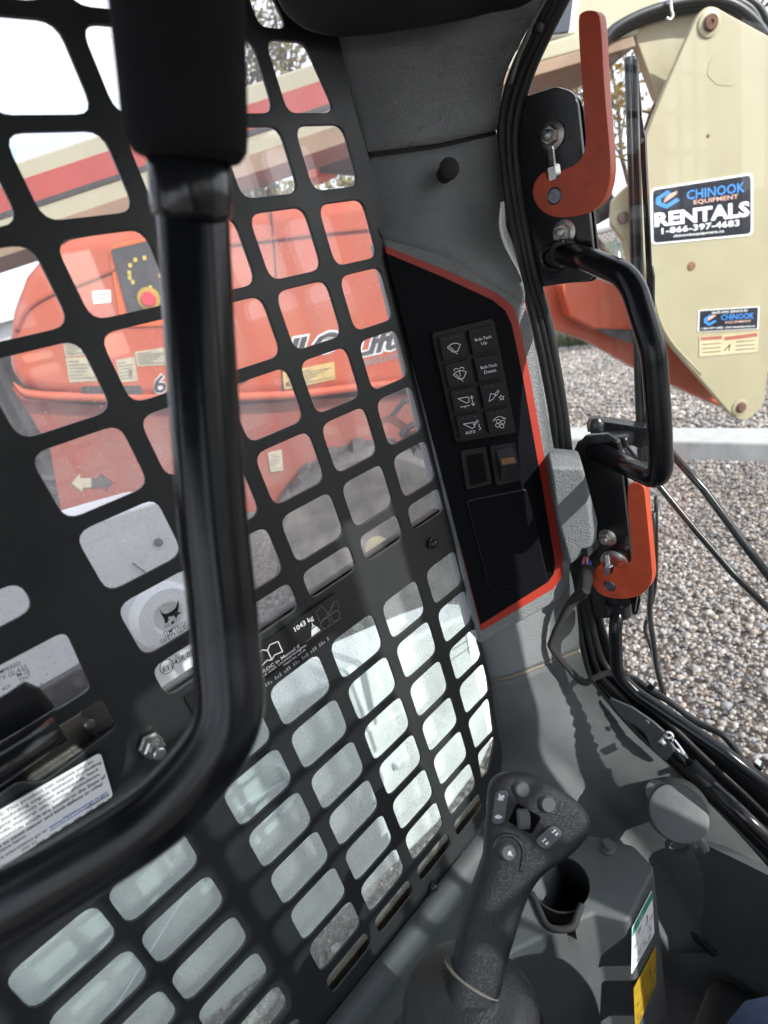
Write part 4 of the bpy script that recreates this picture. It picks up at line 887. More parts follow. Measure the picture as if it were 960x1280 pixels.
def stones_mat():
    m, t, b = new_mat('crushed_stone'); lk = t.links.new
    g = t.nodes.new('ShaderNodeNewGeometry'); r = t.nodes.new('ShaderNodeValToRGB'); e = r.color_ramp.elements; r.color_ramp.interpolation = 'CONSTANT'
    cols = [(.30, .28, .27), (.37, .34, .32), (.25, .235, .23), (.36, .30, .25), (.32, .30, .29), (.42, .38, .34), (.31, .26, .23), (.26, .26, .28), (.41, .35, .29), (.35, .33, .32), (.34, .28, .25), (.50, .47, .44)]
    e[0].color = (*cols[0], 1); e[1].position = 1 / 12; e[1].color = (*cols[1], 1)
    for i in range(2, 12):
        n_ = e.new(i / 12); n_.color = (*cols[i], 1)
    lk(g.outputs['Random Per Island'], r.inputs[0])
    tcn = t.nodes.new('ShaderNodeTexCoord'); ns_ = t.nodes.new('ShaderNodeTexNoise'); ns_.inputs['Scale'].default_value = 60; lk(tcn.outputs['Object'], ns_.inputs['Vector'])
    mp_ = t.nodes.new('ShaderNodeMapRange'); mp_.inputs[3].default_value = .65; mp_.inputs[4].default_value = 1.3; lk(ns_.outputs[0], mp_.inputs[0])
    nb = t.nodes.new('ShaderNodeTexNoise'); nb.inputs['Scale'].default_value = 1.3; nb.inputs['Detail'].default_value = 5; lk(tcn.outputs['Object'], nb.inputs['Vector'])
    mb = t.nodes.new('ShaderNodeMapRange'); mb.inputs[1].default_value = .35; mb.inputs[2].default_value = .65; mb.inputs[3].default_value = .78; mb.inputs[4].default_value = 1.12; lk(nb.outputs[0], mb.inputs[0])
    ml = t.nodes.new('ShaderNodeMath'); ml.operation = 'MULTIPLY'; lk(mp_.outputs[0], ml.inputs[0]); lk(mb.outputs[0], ml.inputs[1])
    mm = t.nodes.new('ShaderNodeVectorMath'); mm.operation = 'SCALE'; lk(r.outputs[0], mm.inputs[0]); lk(ml.outputs[0], mm.inputs[3]); lk(mm.outputs[0], b.inputs['Base Color'])
    b.inputs['Roughness'].default_value = .8
    return m
def gravel(name, pts, rng, size, m):
    bm = bmesh.new(); bmesh.ops.create_icosphere(bm, subdivisions=1, radius=1); bv = np.array([v.co[:] for v in bm.verts]); bf = np.array([[v.index for v in f.verts] for f in bm.faces]); bm.free()
    n = len(pts); nv = len(bv); nf = len(bf)
    sc = np.clip(rng.lognormal(-.12, .38, (n, 1, 1)), .4, 2.2) * size * rng.uniform(.6, 1.2, (n, 1, 3)); a = rng.uniform(0, 6.283, n); t2 = rng.uniform(-.6, .6, n)
    v = bv[None] * sc * rng.uniform(.78, 1.18, (n, nv, 1))
    ca, sa = np.cos(a)[:, None], np.sin(a)[:, None]; ct_, st_ = np.cos(t2)[:, None], np.sin(t2)[:, None]
    y = v[..., 1] * ct_ - v[..., 2] * st_; z = v[..., 1] * st_ + v[..., 2] * ct_; x = v[..., 0]
    w_ = np.stack([x * ca - y * sa, x * sa + y * ca, z * .75], -1) + pts[:, None, :]
    me = bpy.data.meshes.new(name); me.vertices.add(n * nv); me.vertices.foreach_set('co', w_.reshape(-1).astype('f4'))
    f = (bf[None] + (np.arange(n) * nv)[:, None, None]).reshape(-1)
    me.loops.add(n * nf * 3); me.loops.foreach_set('vertex_index', f.astype('i4')); me.polygons.add(n * nf); me.polygons.foreach_set('loop_start', (np.arange(n * nf) * 3).astype('i4')); me.polygons.foreach_set('loop_total', np.full(n * nf, 3, 'i4'))
    me.update(calc_edges=True); me.materials.append(m)
    o = bpy.data.objects.new(name, me); C.objects.link(o); return o
rng = np.random.default_rng(3)
def scatter(x0, x1, fy0, fy1, dens):
    n = int((x1 - x0) * 14 * dens); x = rng.uniform(x0, x1, n * 4); y = rng.uniform(-2, 14, n * 4)
    k = (y > fy0(x)) & (y < fy1(x)); x, y = x[k], y[k]; area = (x1 - x0) * 16; cnt = int(len(x) * min(1, dens * area / (n * 4))); x, y = x[:cnt], y[:cnt]
    return np.stack([x, y, rng.uniform(-.012, .012, len(x))], 1)
STONE = stones_mat()
pts = np.concatenate([scatter(1.25, 4.2, lambda x: .12 * x - .25, lambda x: .78 * x + .3, 5800), scatter(4.2, 8.6, lambda x: .14 * x - .3, lambda x: .72 * x + .3, 1700), scatter(-.6, 1.9, lambda x: .9 - 0 * x, lambda x: 3.2 + 0 * x, 2300)])
sz = np.where(pts[:, 0] > 4.2, .0145, .0082)[:, None, None]
g_ = gravel('gravel', pts, rng, sz, STONE); tag(g_, 'loose grey and tan crushed stone gravel', None, None, 'stuff')

# kerb across the yard
kb = thing('kerb', 'long pale concrete kerb lying across the gravel yard', 'kerb', (4.18, 2, 0))
kb0 = prism('kerb_block', [(3.99, -.9, -.03), (4.36, -.9, -.03), (4.33, -.9, .13), (4.03, -.9, .13)], (0, 1.79, 0), CONC, kb, bevel=.02)
for k in list(range(-3, 0)) + list(range(1, 24)):
    c = kb0.copy(); C.objects.link(c); c.location = Vector(kb0.location) + Vector((random.uniform(-.004, .004), 1.8 * k, random.uniform(-.004, .004)))
# grass strip behind
tag(mesh('grass_bank', [(8.5, -60, .0), (9.3, -60, .18), (40, -60, .5), (40, 160, .5), (9.3, 160, .18), (8.5, 160, .0)], [[0, 1, 4, 5], [1, 2, 3, 4]], mat('turf', (.07, .085, .035), .9, mottle=.4, mscale=3)), kind='structure')
gv, gf = [], []
for i in range(26000):
    x = 8.5 + random.random() ** 1.3 * 2.4; y = random.uniform(1, 9.5); h = random.uniform(.10, .34); a = random.random() * 6.28; b = len(gv); w_ = .008
    z = .18 * min(1, (x - 8.5) / .8); dx, dy = math.cos(a) * w_, math.sin(a) * w_
    gv += [(x - dx, y - dy, z), (x + dx, y + dy, z), (x + random.uniform(-.1, .1), y + random.uniform(-.1, .1), z + h)]; gf.append([b, b + 1, b + 2])
me = bpy.data.meshes.new('grass'); me.from_pydata(gv, [], gf); o = bpy.data.objects.new('grass', me); C.objects.link(o); me.materials.append(GRASSM)
tag(o, 'tall green grass growing along the fence', None, None, 'stuff')
# chain link fence
WIRE = mat('galvanised_wire', (.45, .45, .46), .4, metal=1)
fe = thing('chain_link_fence', 'grey chain link fence along the far edge of the gravel', 'fence', (8.55, 4, 0))
fv, ff = [], []
def wire(a, b, r=.0045):
    a, b = Vector(a), Vector(b); t = (b - a).normalized(); x = t.orthogonal().normalized() * r; y = t.cross(x); k = len(fv)
    for q in (a, b):
        for j in range(3): fv.append(q + x * math.cos(j * 2.094) + y * math.sin(j * 2.094))
    for j in range(3): ff.append([k + j, k + (j + 1) % 3, k + 3 + (j + 1) % 3, k + 3 + j])
for i in range(175):
    y = 1.2 + i * .07
    wire((8.55, y, .03), (8.55, y + 1.5, 1.53)); wire((8.555, y + 1.5, .03), (8.555, y, 1.53))
mw = mesh('wire_mesh', fv, ff, WIRE, fe); mw['kind'] = 'stuff'
for i in range(6): tube('post', [(8.6, 1.3 + i * 2.6, 0), (8.6, 1.3 + i * 2.6, 1.6)], .028, STEEL, fe, 12)
tube('top_rail', [(8.6, .5, 1.55), (8.6, 16, 1.55)], .02, STEEL, fe, 10)

# ================================================================== WHITE LOADER ARM beside the window
la = thing('loader_arm', 'white painted loader arm of the machine running past the side window', 'loader arm', X_((.2, .85, -1.0)))
AY = 1.0
arm = [(252, 905), (300, 897), (341, 883), (415, 848), (479, 816), (544, 785), (589, 767), (632, 770), (648, 800), (645, 865), (602, 958), (545, 1034), (470, 1106), (376, 1186), (252, 1284), (140, 1372), (-120, 1500), (-170, 1080)]
prism('arm_plate', round_poly([atY(u, v, AY) for u, v in arm], .02), (0, .16, 0), WHITEARM, la, bevel=.022, segs=4)
blk = [(-120, 760), (40, 684), (96, 657), (150, 640), (204, 624), (222, 630), (232, 660), (246, 780), (262, 940), (180, 1030), (-120, 1150)]
prism('arm_upright', round_poly([atY(u, v, AY - .03) for u, v in blk], .025), (0, .17, 0), WHITEARM, la, bevel=.03, segs=5)
by = AY - .032
lathe('pivot_boss', atY(205, 768, by), (0, -1, 0), [(.060, -.01), (.060, .012), (.052, .022), (.030, .024), (.026, .020), (.026, .0), (.001, -.002)], WHITEARM, la, 40)
lathe('pin_hole', atY(198, 678, by), (0, -1, 0), [(.0075, -.01), (.0075, .002), (.006, .003)], DARKGREY, la, 16)
tube('scratch', [atY(166, 704, by - .001), atY(181, 715, by - .001)], .0014, DARKGREY, la, 6)
prism('arm_weld_plate', round_poly([atY(u, v, AY - .006) for u, v in ((300, 1010), (520, 880), (560, 905), (540, 985), (400, 1110), (250, 1230), (120, 1300))], .02), (0, .006, 0), WHITEARM, la, bevel=.002)
for pxs in (((345, 955), (372, 985), (352, 1020)), ((462, 938), (480, 975), (470, 1005))):
    tube('grease_pipe', smooth_path([atY(u, v, AY - .012) for u, v in pxs], 6), .006, WHITEARM, la, 10)
box('arm_shadow_lug', atY(500, 950, AY - .012), (.05, .03, .025), WHITEARM, la, bevel=.006)
# paper strips stuck on the arm's front end
rq = Quad(atY(548, 800, AY - .0015), atY(612, 768, AY - .0015), atY(622, 800, AY - .0015), atY(556, 838, AY - .0015))
print_on('faded_decal', rq, ln([[(.1, .2), (.9, .35)], [(.2, .5), (.95, .6)], [(.45, .1), (.5, .9)], [(.7, .1), (.75, .9)]], .004), GREYPRINT, la, .001)

# ================================================================== ORANGE BOOM LIFT
bl = thing('boom_lift', 'orange and cream boom lift parked beside the machine with rental stickers on its riser', 'boom lift', (1.4, 2.3, 0))
BS = 2.62
def B(u, v, s=BS): return atH(u, v, s)
hood = [(6, 470), (4, 430), (10, 388), (25, 346), (50, 316), (80, 298), (112, 290), (170, 284), (240, 273), (295, 262), (350, 254), (402, 249), (470, 238), (530, 232), (580, 236), (600, 300), (602, 480), (560, 488), (500, 486), (440, 490), (380, 496), (300, 500), (180, 502), (110, 500), (52, 494), (25, 486)]
hd = prism('hood', [B(u, v, BS - .04) for u, v in hood], HN * .8, ORANGE, bl, bevel=.07, segs=6)
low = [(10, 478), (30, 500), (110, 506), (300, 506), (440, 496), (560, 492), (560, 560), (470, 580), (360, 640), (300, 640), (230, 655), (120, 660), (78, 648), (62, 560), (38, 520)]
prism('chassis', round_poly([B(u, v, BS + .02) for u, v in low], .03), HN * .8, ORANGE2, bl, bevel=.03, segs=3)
tube('hood_crease', smooth_path([B(u, v, BS - .034) for u, v in ((16, 478), (36, 492), (90, 496), (180, 498), (300, 496), (380, 492), (450, 484), (560, 474))], 6), (lambda t: .002 + .018 * min(1, t * 6)), ORANGE, bl, 12)
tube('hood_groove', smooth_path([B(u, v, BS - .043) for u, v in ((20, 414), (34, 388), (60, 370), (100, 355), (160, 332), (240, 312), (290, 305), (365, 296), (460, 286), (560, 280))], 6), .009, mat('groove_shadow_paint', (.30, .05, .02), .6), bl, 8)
def decal(name, cs, m_, s=BS - .042, items=None, pm=None, rad=.006, lab=None):
    q = Quad(*[B(u, v, s) for u, v in cs]); o = qpoly(name, q, rrect(q, 0, 0, 1, 1, rad), .001, .004, m_, bl)
    if lab: tag(o, lab)
    if items: print_on('lettering', q, items, pm or FADEDINK, o, .003)
    return o, q
# control panel
FADEDINK = mat('faded_ink', (.17, .15, .12), .7)
FR = mat('bright_orange_trim', (.75, .12, .02), .4)
cs = ((138, 312), (204, 296), (214, 388), (160, 394))
prism('panel_frame', round_poly([B(u, v, BS - .05) for u, v in ((135, 314), (140, 306), (206, 292), (218, 398), (214, 408), (160, 410), (148, 396))], .02), HN * .03, FR, bl, bevel=.012)
o, q = decal('control_panel', cs, DARKGREY, BS - .058)
rnd = random.Random(2)
ym = print_on('yellow_marks', q, [('p', [(x - .035, y - .03), (x + .035, y - .03), (x + .035, y + .03), (x - .035, y + .03)]) for x, y in ((.25, .62), (.30, .72), (.42, .78), (.60, .78), (.28, .48), (.24, .55), (.62, .36), (.70, .28), (.86, .50), (.92, .32), (.88, .62))], mat('yellow_print', (.55, .42, .08), .5), o, .004); ym['kind'] = 'stuff'
lathe('stop_button', q(.55, .20, .004), HN * -1, [(.030, 0), (.030, .012), (.026, .016)], mat('stop_red', (.6, .04, .06), .4), o, 24)
lathe('stop_ring', q(.55, .20, .002), HN * -1, [(.046, 0), (.046, .006), (.034, .008)], YELLOW, o, 24)
decal('info_label', ((115, 364), (138, 362), (139, 378), (117, 380)), PAPER, items=[('l', [(.1, .7), (.9, .7)], .004), ('l', [(.1, .4), (.8, .4)], .004)])
OLD = mat('faded_decal_paper', (.42, .38, .27), .6, mottle=.2, mscale=30)
bars = [('l', [(.08, y), (.92 - .13 * ((k * 3) % 4), y)], .0035) for k, y in enumerate((.15, .28, .42, .56, .70, .84))]
decal('faded_label', ((78, 424), (104, 420), (112, 444), (82, 446)), OLD, items=bars)
decal('faded_label', ((82, 447), (112, 446), (124, 476), (87, 478)), OLD, items=bars)
decal('faded_label', ((145, 450), (168, 446), (172, 476), (150, 478)), OLD, items=bars + [('p', [(.55, .2), (.75, .2), (.8, .5), (.6, .5)])])
decal('faded_label', ((168, 440), (208, 434), (210, 456), (172, 458)), OLD, items=bars)
decal('serial_plate', ((101, 483), (140, 482), (140, 494), (103, 495)), DARKGREY); decal('serial_plate', ((150, 482), (176, 482), (178, 494), (154, 494)), DARKGREY)
decal('faded_label', ((352, 466), (418, 452), (419, 474), (356, 487)), mat('ochre_decal', (.50, .36, .14), .6, mottle=.2, mscale=30), items=bars)
def big(s, cs, bold, shear=0, sp=BS - .043, m1=DARKGREY, m2=PAPER):
    q = Quad(*[B(u, v, sp) for u, v in cs])
    print_on('model_outline', q, [('t', s, -.01, -.04, 1.01, 1.04, bold + .05, shear)], m2, bl, .001); print_on('model_lettering', q, [('t', s, .02, .03, .98, .97, bold, shear)], m1, bl, .003)
big('6', ((190, 470), (208, 466), (210, 490), (193, 494)), .02)
big('JLG', ((352, 424), (424, 412), (424, 446), (352, 458)), .05, .25)
big('Lift', ((438, 424), (500, 405), (500, 436), (438, 450)), .04, .25)
q = Quad(*[B(u, v, BS - .043) for u, v in ((452, 448), (496, 438), (497, 448), (453, 458))]); print_on('web_lettering', q, [('t', 'rentals.com', 0, 0, 1, 1, .01)], GREYPRINT, bl, .002)
for pts in (((232, 276), (240, 330), (252, 420), (262, 488)), ((338, 257), (344, 330), (350, 420), (354, 492))):
    tube('panel_seam', smooth_path([B(u, v, BS - .041) for u, v in pts], 5), .004, mat('seam_dark', (.06, .02, .012), .7), bl, 6)
for u, v in ((226, 470), (246, 300), (330, 300), (360, 480), (300, 478)):
    lathe('hood_bolt', B(u, v, BS - .04), -HN, [(.011, -.002), (.011, .004), (.008, .007)], RUST, bl, 6)
box('hood_latch', B(296, 474, BS - .045), (.10, .02, .035), DARKGREY, bl, rot=Matrix.Rotation(math.atan2(-HN.x, HN.y), 3, 'Z'), bevel=.006)
# arrows on the chassis
def arrow(name, pts, m_): prism(name, [B(u, v, BS + .012) for u, v in pts], HN * .004, m_, bl)
arrow('direction_arrow', [(89, 604), (100, 592), (100, 598), (114, 598), (114, 609), (103, 610), (103, 615)], OLD)
arrow('direction_arrow', [(114, 598), (124, 598), (125, 592), (141, 603), (133, 614), (131, 608), (114, 610)], DARKGREY)
decal('faded_label', ((335, 566), (352, 562), (354, 588), (338, 590)), OLD, s=BS + .012, items=bars)
# tyres
def tyre(u, v, s, r, lab=None):
    c = B(u, v, s); w_ = .34
    prof = [(r * .58, .0), (r * .70, -.03), (r * .92, -.03), (r * .985, .0), (r, .04), (r, w_ - .04), (r * .985, w_), (r * .9, w_ + .03), (r * .5, w_)]
    t_ = lathe('wheel', c, HN, prof, TYRE, bl, 56)
    for k in range(22):
        a = k / 22 * 6.283; x = Vector((HN.y, -HN.x, 0)); y = Vector((0, 0, 1)); rd = x * math.cos(a) + y * math.sin(a); tn = -x * math.sin(a) + y * math.cos(a)
        R_ = Matrix((rd, tn, HN)).transposed()
        for sgn, off in ((1, .08), (-1, w_ - .08)):
            b_ = box('tread_block', c + rd * (r + .002) + HN * off + tn * (.03 * sgn), (.03, .06, .17), TYRE, t_, rot=R_)
    lathe('rim', c - HN * -.03, HN * -1, [(r * .60, 0), (r * .58, -.005), (r * .50, -.05), (r * .30, -.06), (r * .26, .02), (r * .12, .03)], CREAM, t_, 36)
    return t_
tyre(472, 684, 2.50, .50)
tyre(40, 700, 3.6, .50)
# dark undercarriage in front of the hood
box('axle', B(540, 560, 2.75), (.16, .16, .16), DARKGREY, bl, bevel=.02)
tube('hydraulic_line', smooth_path([B(u, v, 2.55) for u, v in ((490, 520), (510, 500), (535, 520), (530, 560), (560, 600))], 6), .012, HOSE, bl, 10)
tube('hydraulic_line', smooth_path([B(u, v, 2.52) for u, v in ((500, 545), (520, 530), (545, 545), (570, 620))], 6), .014, HOSE, bl, 10)
tube('tow_rope', smooth_path([B(u, v, 2.5) for u, v in ((540, 560), (525, 600), (545, 640), (535, 690), (575, 740))], 6), .012, mat('tan_hose', (.25, .20, .15), .7), bl, 10)
box('light_block', B(525, 545, 2.6), (.10, .10, .05), mat('black_block', (.03, .03, .03), .6), bl, bevel=.01)
# boom: long cream beam with a red stripe
BM = 2.75
def beam(name, top, bot, m_, s, th, bev=.012):
    return prism(name, [B(*top[0], s), B(*top[1], s), B(*bot[1], s), B(*bot[0], s)], HN * th, m_, bl, bevel=bev)
beam('boom_tube', ((-160, 262), (640, -4)), ((-160, 372), (640, 96)), CREAM2, BM, .34)
beam('boom_stripe', ((-160, 286), (470, 78)), ((-160, 320), (470, 110)), STRIPE, BM - .004, .004, 0)
beam('boom_edge', ((-160, 320), (470, 110)), ((-160, 327), (470, 117)), DARKGREY, BM - .006, .006, 0)
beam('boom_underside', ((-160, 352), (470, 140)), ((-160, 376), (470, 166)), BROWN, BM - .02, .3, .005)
beam('boom_end', ((600, 76), (800, 18)), ((600, 98), (800, 44)), CREAM2, BM - .05, .40)
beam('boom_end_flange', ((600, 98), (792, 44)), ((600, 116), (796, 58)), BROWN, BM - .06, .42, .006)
beam('boom_upper', ((640, -70), (830, -90)), ((640, 58), (826, 36)), CREAM2, BM + .10, .2)
prism('boom_gusset', [B(u, v, BM - .03) for u, v in ((790, 30), (880, -30), (900, 20), (830, 128), (822, 122), (796, 52))], HN * .05, CREAM, bl, bevel=.006)
prism('dark_control_box', round_poly([B(u, v, BM + .02) for u, v in ((680, 44), (706, -40), (724, -60), (712, 40))], .01), HN * .1, DARKBLUE, bl, bevel=.01)
prism('box_border', [B(u, v, BM + .03) for u, v in ((688, 46), (716, -50), (730, -60), (720, 40))], HN * .08, PAPER, bl, bevel=.005)
for off, r in ((0, .030), (7, .026), (13, .024)):
    tube('hose', smooth_path([B(u, v + off * .9, BM - .1 + off * .004) for u, v in ((755, 50), (770, 34), (805, 16), (850, 3), (900, 0), (940, 22), (975, 70))], 6), r * .55, HOSE, bl, 12)
for k in range(3): tube('hose', smooth_path([B(u + k * 9, v - k * 4, BM + .05) for u, v in ((880, -20), (905, 0), (930, 16), (943, 40), (950, 70), (955, 110))], 6), .014, HOSE, bl, 12)
tube('hose_hook', smooth_path([B(u, v, BM - .13) for u, v in ((838, -4), (839, 12), (841, 20), (837, 25), (833, 22))], 5), .006, STEEL, bl, 8)
# riser: the big cream side plate
RS = 2.55
ris = [(878, 12), (886, 7), (896, 8), (905, 14), (990, 60), (1040, 120), (1010, 380), (958, 440), (950, 508), (942, 521), (930, 527), (918, 522), (908, 512), (872, 470), (824, 415), (802, 330), (800, 200), (810, 160), (868, 26)]
prism('riser_plate', chaikin([B(u, v, RS) for u, v in ris], 2), HN * .03, CREAM, bl, bevel=.006)
prism('riser_far_plate', round_poly([B(u + 6, v - 6, RS + .36) for u, v in ris], .03), HN * .03, CREAM, bl, bevel=.006)
prism('riser_edge', [B(u, v, RS + .03) for u, v in ((952, 60), (960, 60), (962, 440), (950, 505), (946, 505))], HN * .33, CREAM, bl)
prism('riser_near_lug', round_poly([B(u, v, RS + .1) for u, v in ((766, 250), (780, 236), (800, 220), (830, 240), (830, 420), (800, 380), (780, 300), (764, 280))], .03), HN * .03, CREAM, bl, bevel=.006)
for u, v, r in ((886, 30, .028), (778, 272, .024)):
    lathe('pin', B(u, v, RS if u > 800 else RS + .1), -HN, [(r, -.01), (r, .016), (r * .85, .022), (r * .3, .022), (r * .25, .017)], RUST, bl, 20)
lathe('pin', B(925, 509, RS), -HN, [(.026, -.01), (.026, .01), (.018, .018)], RUST, bl, 20)
lathe('rust_spot', B(864, 333, RS), -HN, [(.020, -.001), (.018, .002), (.010, .003)], mat('rust_stain', (.20, .10, .05), .8, mottle=.5, mscale=80), bl, 20)
lathe('rust_spot', B(885, 170, RS), -HN, [(.008, -.001), (.006, .002)], RUST, bl, 12)
prism('cast_pad', round_poly([B(u, v, RS - .0015) for u, v in ((902, 58), (918, 54), (936, 68), (937, 84), (918, 108), (896, 106), (882, 92), (890, 72))], .05), HN * .002, CREAM, bl)
tube('weld_bead', smooth_path([B(u, v, RS + .002) for u, v in ((806, 200), (812, 330), (830, 412), (876, 468))], 6), .006, CREAM, bl, 8)
lathe('pin_washer', B(886, 30, RS), -HN, [(.044, -.002), (.044, .006), (.036, .008)], CREAM, bl, 24)
lathe('pin_washer', B(925, 509, RS), -HN, [(.040, -.002), (.040, .005), (.032, .007)], CREAM, bl, 24)
# rental sticker
def sticker(cs, small):
    s_ = RS - .002
    q = Quad(*[B(u, v, s_) for u, v in cs]); o = qpoly('rental_sticker', q, rrect(q, 0, 0, 1, 1, .02 if not small else .004), .001, .003, PAPER, bl)
    q2 = q.sub(.022, .03, .978, .97); i_ = qpoly('sticker_face', q2, rrect(q2, 0, 0, 1, 1, .017 if not small else .002), .0022, .002, NAVY, o)
    C_ = lambda u0, v0, w_, h_: [('p', [(u0 + w_ * a, v0 + h_ * b) for a, b in ((.48, 1), (0, .68), (0, .32), (.42, 0), (1, .36), (.84, .50), (.45, .25), (.22, .38), (.22, .60), (.62, .84))])]
    st = lambda u0, v0, w_, h_: [('p', [(u0 + w_ * a, v0 + h_ * b) for a, b in ((0, .2 + k * .22), (.55 + .1 * k, .62 + k * .18), (.95, .95 + k * .1), (.45, .75 + k * .12), (.1, .42 + k * .15))]) for k in range(3)]
    if not small:
        print_on('blue_print', q2, C_(.025, .62, .25, .34) + [('t', 'CHINOOK', .34, .73, .935, .90, .015)], BLUEPRINT, o, .0035)
        print_on('salmon_print', q2, st(.10, .69, .16, .20) + [('t', 'EQUIPMENT', .41, .62, .865, .71, .01)], PINKPRINT, o, .0045)
        print_on('white_print', q2, [('t', 'RENTALS', .01, .30, .985, .57, .04), ('t', '1-866-397-4683', .08, .155, .88, .27, .018), ('t', 'chinookequipment.ca', .20, .055, .72, .12, .012)], PAPER, o, .0035)
    else:
        print_on('blue_print', q2, C_(.07, .24, .22, .56) + [('t', 'CHINOOK', .36, .48, .93, .76, .015)], BLUEPRINT, o, .0035)
        print_on('salmon_print', q2, st(.12, .40, .16, .34) + [('t', 'EQUIPMENT', .44, .30, .88, .42, .01)], PINKPRINT, o, .0045)
        print_on('white_print', q2, [('t', 'SALES AND SERVICE BY', .2, .83, .82, .93, .01), ('t', '1-866-397-4683  chinookequipment.ca', .03, .06, .95, .17, .012)], PAPER, o, .0035)
sticker(((813, 236), (941, 216), (941, 294), (814, 306)), False)
sticker(((873, 388), (949, 383), (948, 411), (872, 415)), True)
s_ = RS - .002; q = Quad(*[B(u, v, s_) for u, v in ((874, 421), (948, 415), (947, 440), (874, 446))])
o = qpoly('faded_warning_label', q, [(0, 0), (1, 0), (1, 1), (0, 1)], .001, .002, mat('aged_label', (.50, .43, .27), .6, mottle=.1, mscale=20), bl)
print_on('red_header', q, [('p', [(.02, .82), (.38, .80), (.38, .97), (.02, .97)]), ('p', [(.42, .72), (.98, .78), (.98, .97), (.42, .90)])], REDPRINT, o, .002)
print_on('lettering', q, [('l', [(.05, y), (.36, y)], .003) for y in (.2, .4, .6)] + [('l', [(.62, y), (.95, y)], .003) for y in (.2, .4, .6)] + [('l', [(.42, .2), (.52, .5), (.5, .2)], .004)], BLACKPRINT, o, .002)
# orange lower arm
prism('lower_arm', round_poly([B(u, v, 2.9) for u, v in ((640, 360), (700, 345), (770, 352), (805, 400), (850, 420), (930, 500), (925, 512), (900, 508), (800, 462), (740, 428), (690, 410), (640, 392))], .03), HN * .10, ORANGE, bl, bevel=.012)
prism('lower_link', round_poly([B(u, v, 2.78) for u, v in ((700, 352), (740, 345), (772, 356), (796, 395), (800, 415), (745, 412), (712, 396))], .03), HN * .08, ORANGE, bl, bevel=.02)
prism('link_slot', [B(u, v, 2.775) for u, v in ((745, 411), (800, 412), (812, 432), (790, 430), (762, 420))], HN * .01, DARKGREY, bl)
tube('cylinder', [B(742, 268, 2.9), B(765, 255, 2.9)], .05, DARKGREY, bl, 16)
box('amber_light', B(392, 192, 3.4), (.16, .16, .26), mat('orange_box', (.80, .13, .02), .4), bl, bevel=.02)
tube('rail_bar', [B(400, 196, 3.3), B(560, 212, 3.3)], .07, DARKGREY, bl, 12)

# ================================================================== TREES, SHED
def tree(label, base, h, spread, nl, m_, seed, lsz, group='trees beyond the yard', low=.3, dens=1.0):
    r = random.Random(seed); t = thing('tree', label, 'tree', base, group); base = Vector(base)
    V, Fc = [], []; tips = []
    def limb(p, d, L_, rad, depth):
        n_ = 5; q = p.copy(); pts = [q.copy()]
        for i in range(n_):
            d2 = (d + Vector((r.uniform(-.25, .25), r.uniform(-.25, .25), r.uniform(-.1, .2)))).normalized(); q = q + d2 * L_ / n_; pts.append(q.copy()); d = d2
        k0 = len(V)
        for i, pp in enumerate(pts):
            rr = rad * (1 - .75 * i / n_); x = d.orthogonal().normalized(); y = d.cross(x)
            for j in range(6): V.append(pp + (x * math.cos(j * 1.047) + y * math.sin(j * 1.047)) * rr)
        for i in range(n_):
            for j in range(6): Fc.append([k0 + i * 6 + j, k0 + i * 6 + (j + 1) % 6, k0 + (i + 1) * 6 + (j + 1) % 6, k0 + (i + 1) * 6 + j])
        if depth > 0:
            for k in range(4 if depth > 1 else 5):
                a = r.uniform(.35, 1.0); s_ = pts[min(n_, int(a * n_))]
                dd = (d * .5 + Vector((r.uniform(-1, 1), r.uniform(-1, 1), r.uniform(-.2, .9)))).normalized(); limb(s_, dd, L_ * r.uniform(.45, .65), rad * .42, depth - 1)
        else: tips.extend(pts[1:])
    V0 = base
    trunk_top = base + Vector((0, 0, h * low)); 
    limb(base, Vector((0, 0, 1)), h * low * 1.1, h * .022, 0); tips.clear()
    for k in range(7):
        a = k * .9 + r.random(); limb(base + Vector((0, 0, h * low * r.uniform(.7, 1.0))), Vector((math.cos(a) * spread, math.sin(a) * spread, 1)).normalized(), h * r.uniform(.4, .62), h * .008, 2)
    mesh('trunk', V, Fc, BARK, t, smooth=True)
    lv, lf = [], []
    for i in range(nl):
        p = r.choice(tips) + Vector((r.gauss(0, 1), r.gauss(0, 1), r.gauss(0, 1))) * h * .018; k = len(lv)
        a = Vector((r.uniform(-1, 1), r.uniform(-1, 1), r.uniform(-1, .3))).normalized(); b = a.orthogonal().normalized(); s_ = lsz * r.uniform(.6, 1.3)
        lv += [p, p + a * s_ * .5 + b * s_ * .32, p + a * s_, p + a * s_ * .5 - b * s_ * .32]; lf.append([k, k + 1, k + 2, k + 3])
    cr = mesh('crown', lv, lf, m_, t)
    return t
def gp2(u, d):   # ground point d metres out in the direction of picture column u at the horizon
    v = 479 - .2645 * u; r_ = ray(u, v); r_.z = 0; r_.normalize(); p = EYE + r_ * d; p.z = 0; return p
tree('half bare tree with yellow autumn leaves seen between the orange lever and the wiper', gp2(790, 9.5), 5.2, .7, 2600, LEAFY, 3, .11)
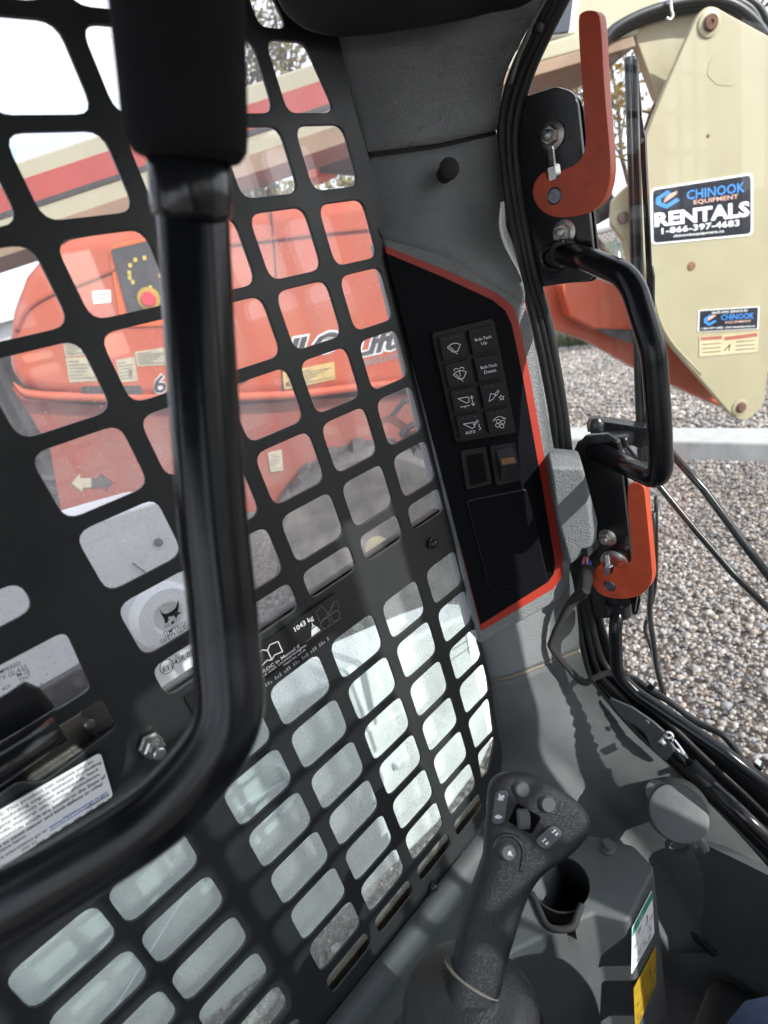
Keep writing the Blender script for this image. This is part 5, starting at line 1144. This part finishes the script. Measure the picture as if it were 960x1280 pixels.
tree('tall olive leaved tree rising behind the middle of the cream boom', gp2(345, 14), 8.0, .28, 9500, LEAFG, 5, .17)
tree('shorter bushy tree behind the boom next to the pillar', gp2(425, 13), 5.0, 1.0, 3600, LEAFG, 8, .16)
sh = thing('shed', 'long low white metal shed far behind the boom lift', 'shed', gp2(60, 22))
def SH(u, v, d): 
    r_ = ray(u, v); k = math.hypot(r_.x, r_.y); return EYE + r_ * (d / k)
sv = [(-300, 330), (30, 292), (170, 248), (215, 240), (218, 330), (100, 372), (-300, 420)]
c0_, c1_ = gp2(-260, 30), gp2(250, 20); dirn = (c1_ - c0_); nrm = Vector((-dirn.y, dirn.x, 0)).normalized()
if nrm.dot(c0_ - EYE) < 0: nrm = -nrm
Hs = 3.4
prism('wall', [c0_, c1_, c1_ + Vector((0, 0, Hs)), c0_ + Vector((0, 0, Hs))], nrm * 6, SHEDW, sh)
prism('roof', [c0_ + Vector((0, 0, Hs)) - nrm * .4, c0_ + Vector((0, 0, Hs + 1.1)) + nrm * 3, c0_ + Vector((0, 0, Hs)) + nrm * 6.4], dirn * 1.01, mat('grey_roof', (.42, .42, .44), .5), sh)
for k in range(5): 
    a = c0_ + dirn * (.1 + k * .19); b = a + dirn * .10
    prism('window', [a + Vector((0, 0, 1.2)), b + Vector((0, 0, 1.2)), b + Vector((0, 0, 2.4)), a + Vector((0, 0, 2.4))], nrm * -.06, DARKBLUE, sh)
sk_ = thing('skip', 'dark grey steel skip standing left behind the orange lift', 'skip', gp2(5, 9))
a, b = gp2(-60, 9.5), gp2(40, 8.5); n2 = Vector((-(b - a).y, (b - a).x, 0)).normalized(); n2 = n2 if n2.dot(a - EYE) > 0 else -n2
prism('skip_body', [a, b, b + Vector((0, 0, 2.05)), a + Vector((0, 0, 2.0))], n2 * 2, DARKGREY, sk_, bevel=.04)
for k in range(5):
    q = a + (b - a) * (.1 + .2 * k); prism('rib', [q, q + (b - a) * .03, q + (b - a) * .03 + Vector((0, 0, 2)), q + Vector((0, 0, 2))], n2 * -.08, DARKGREY, sk_)
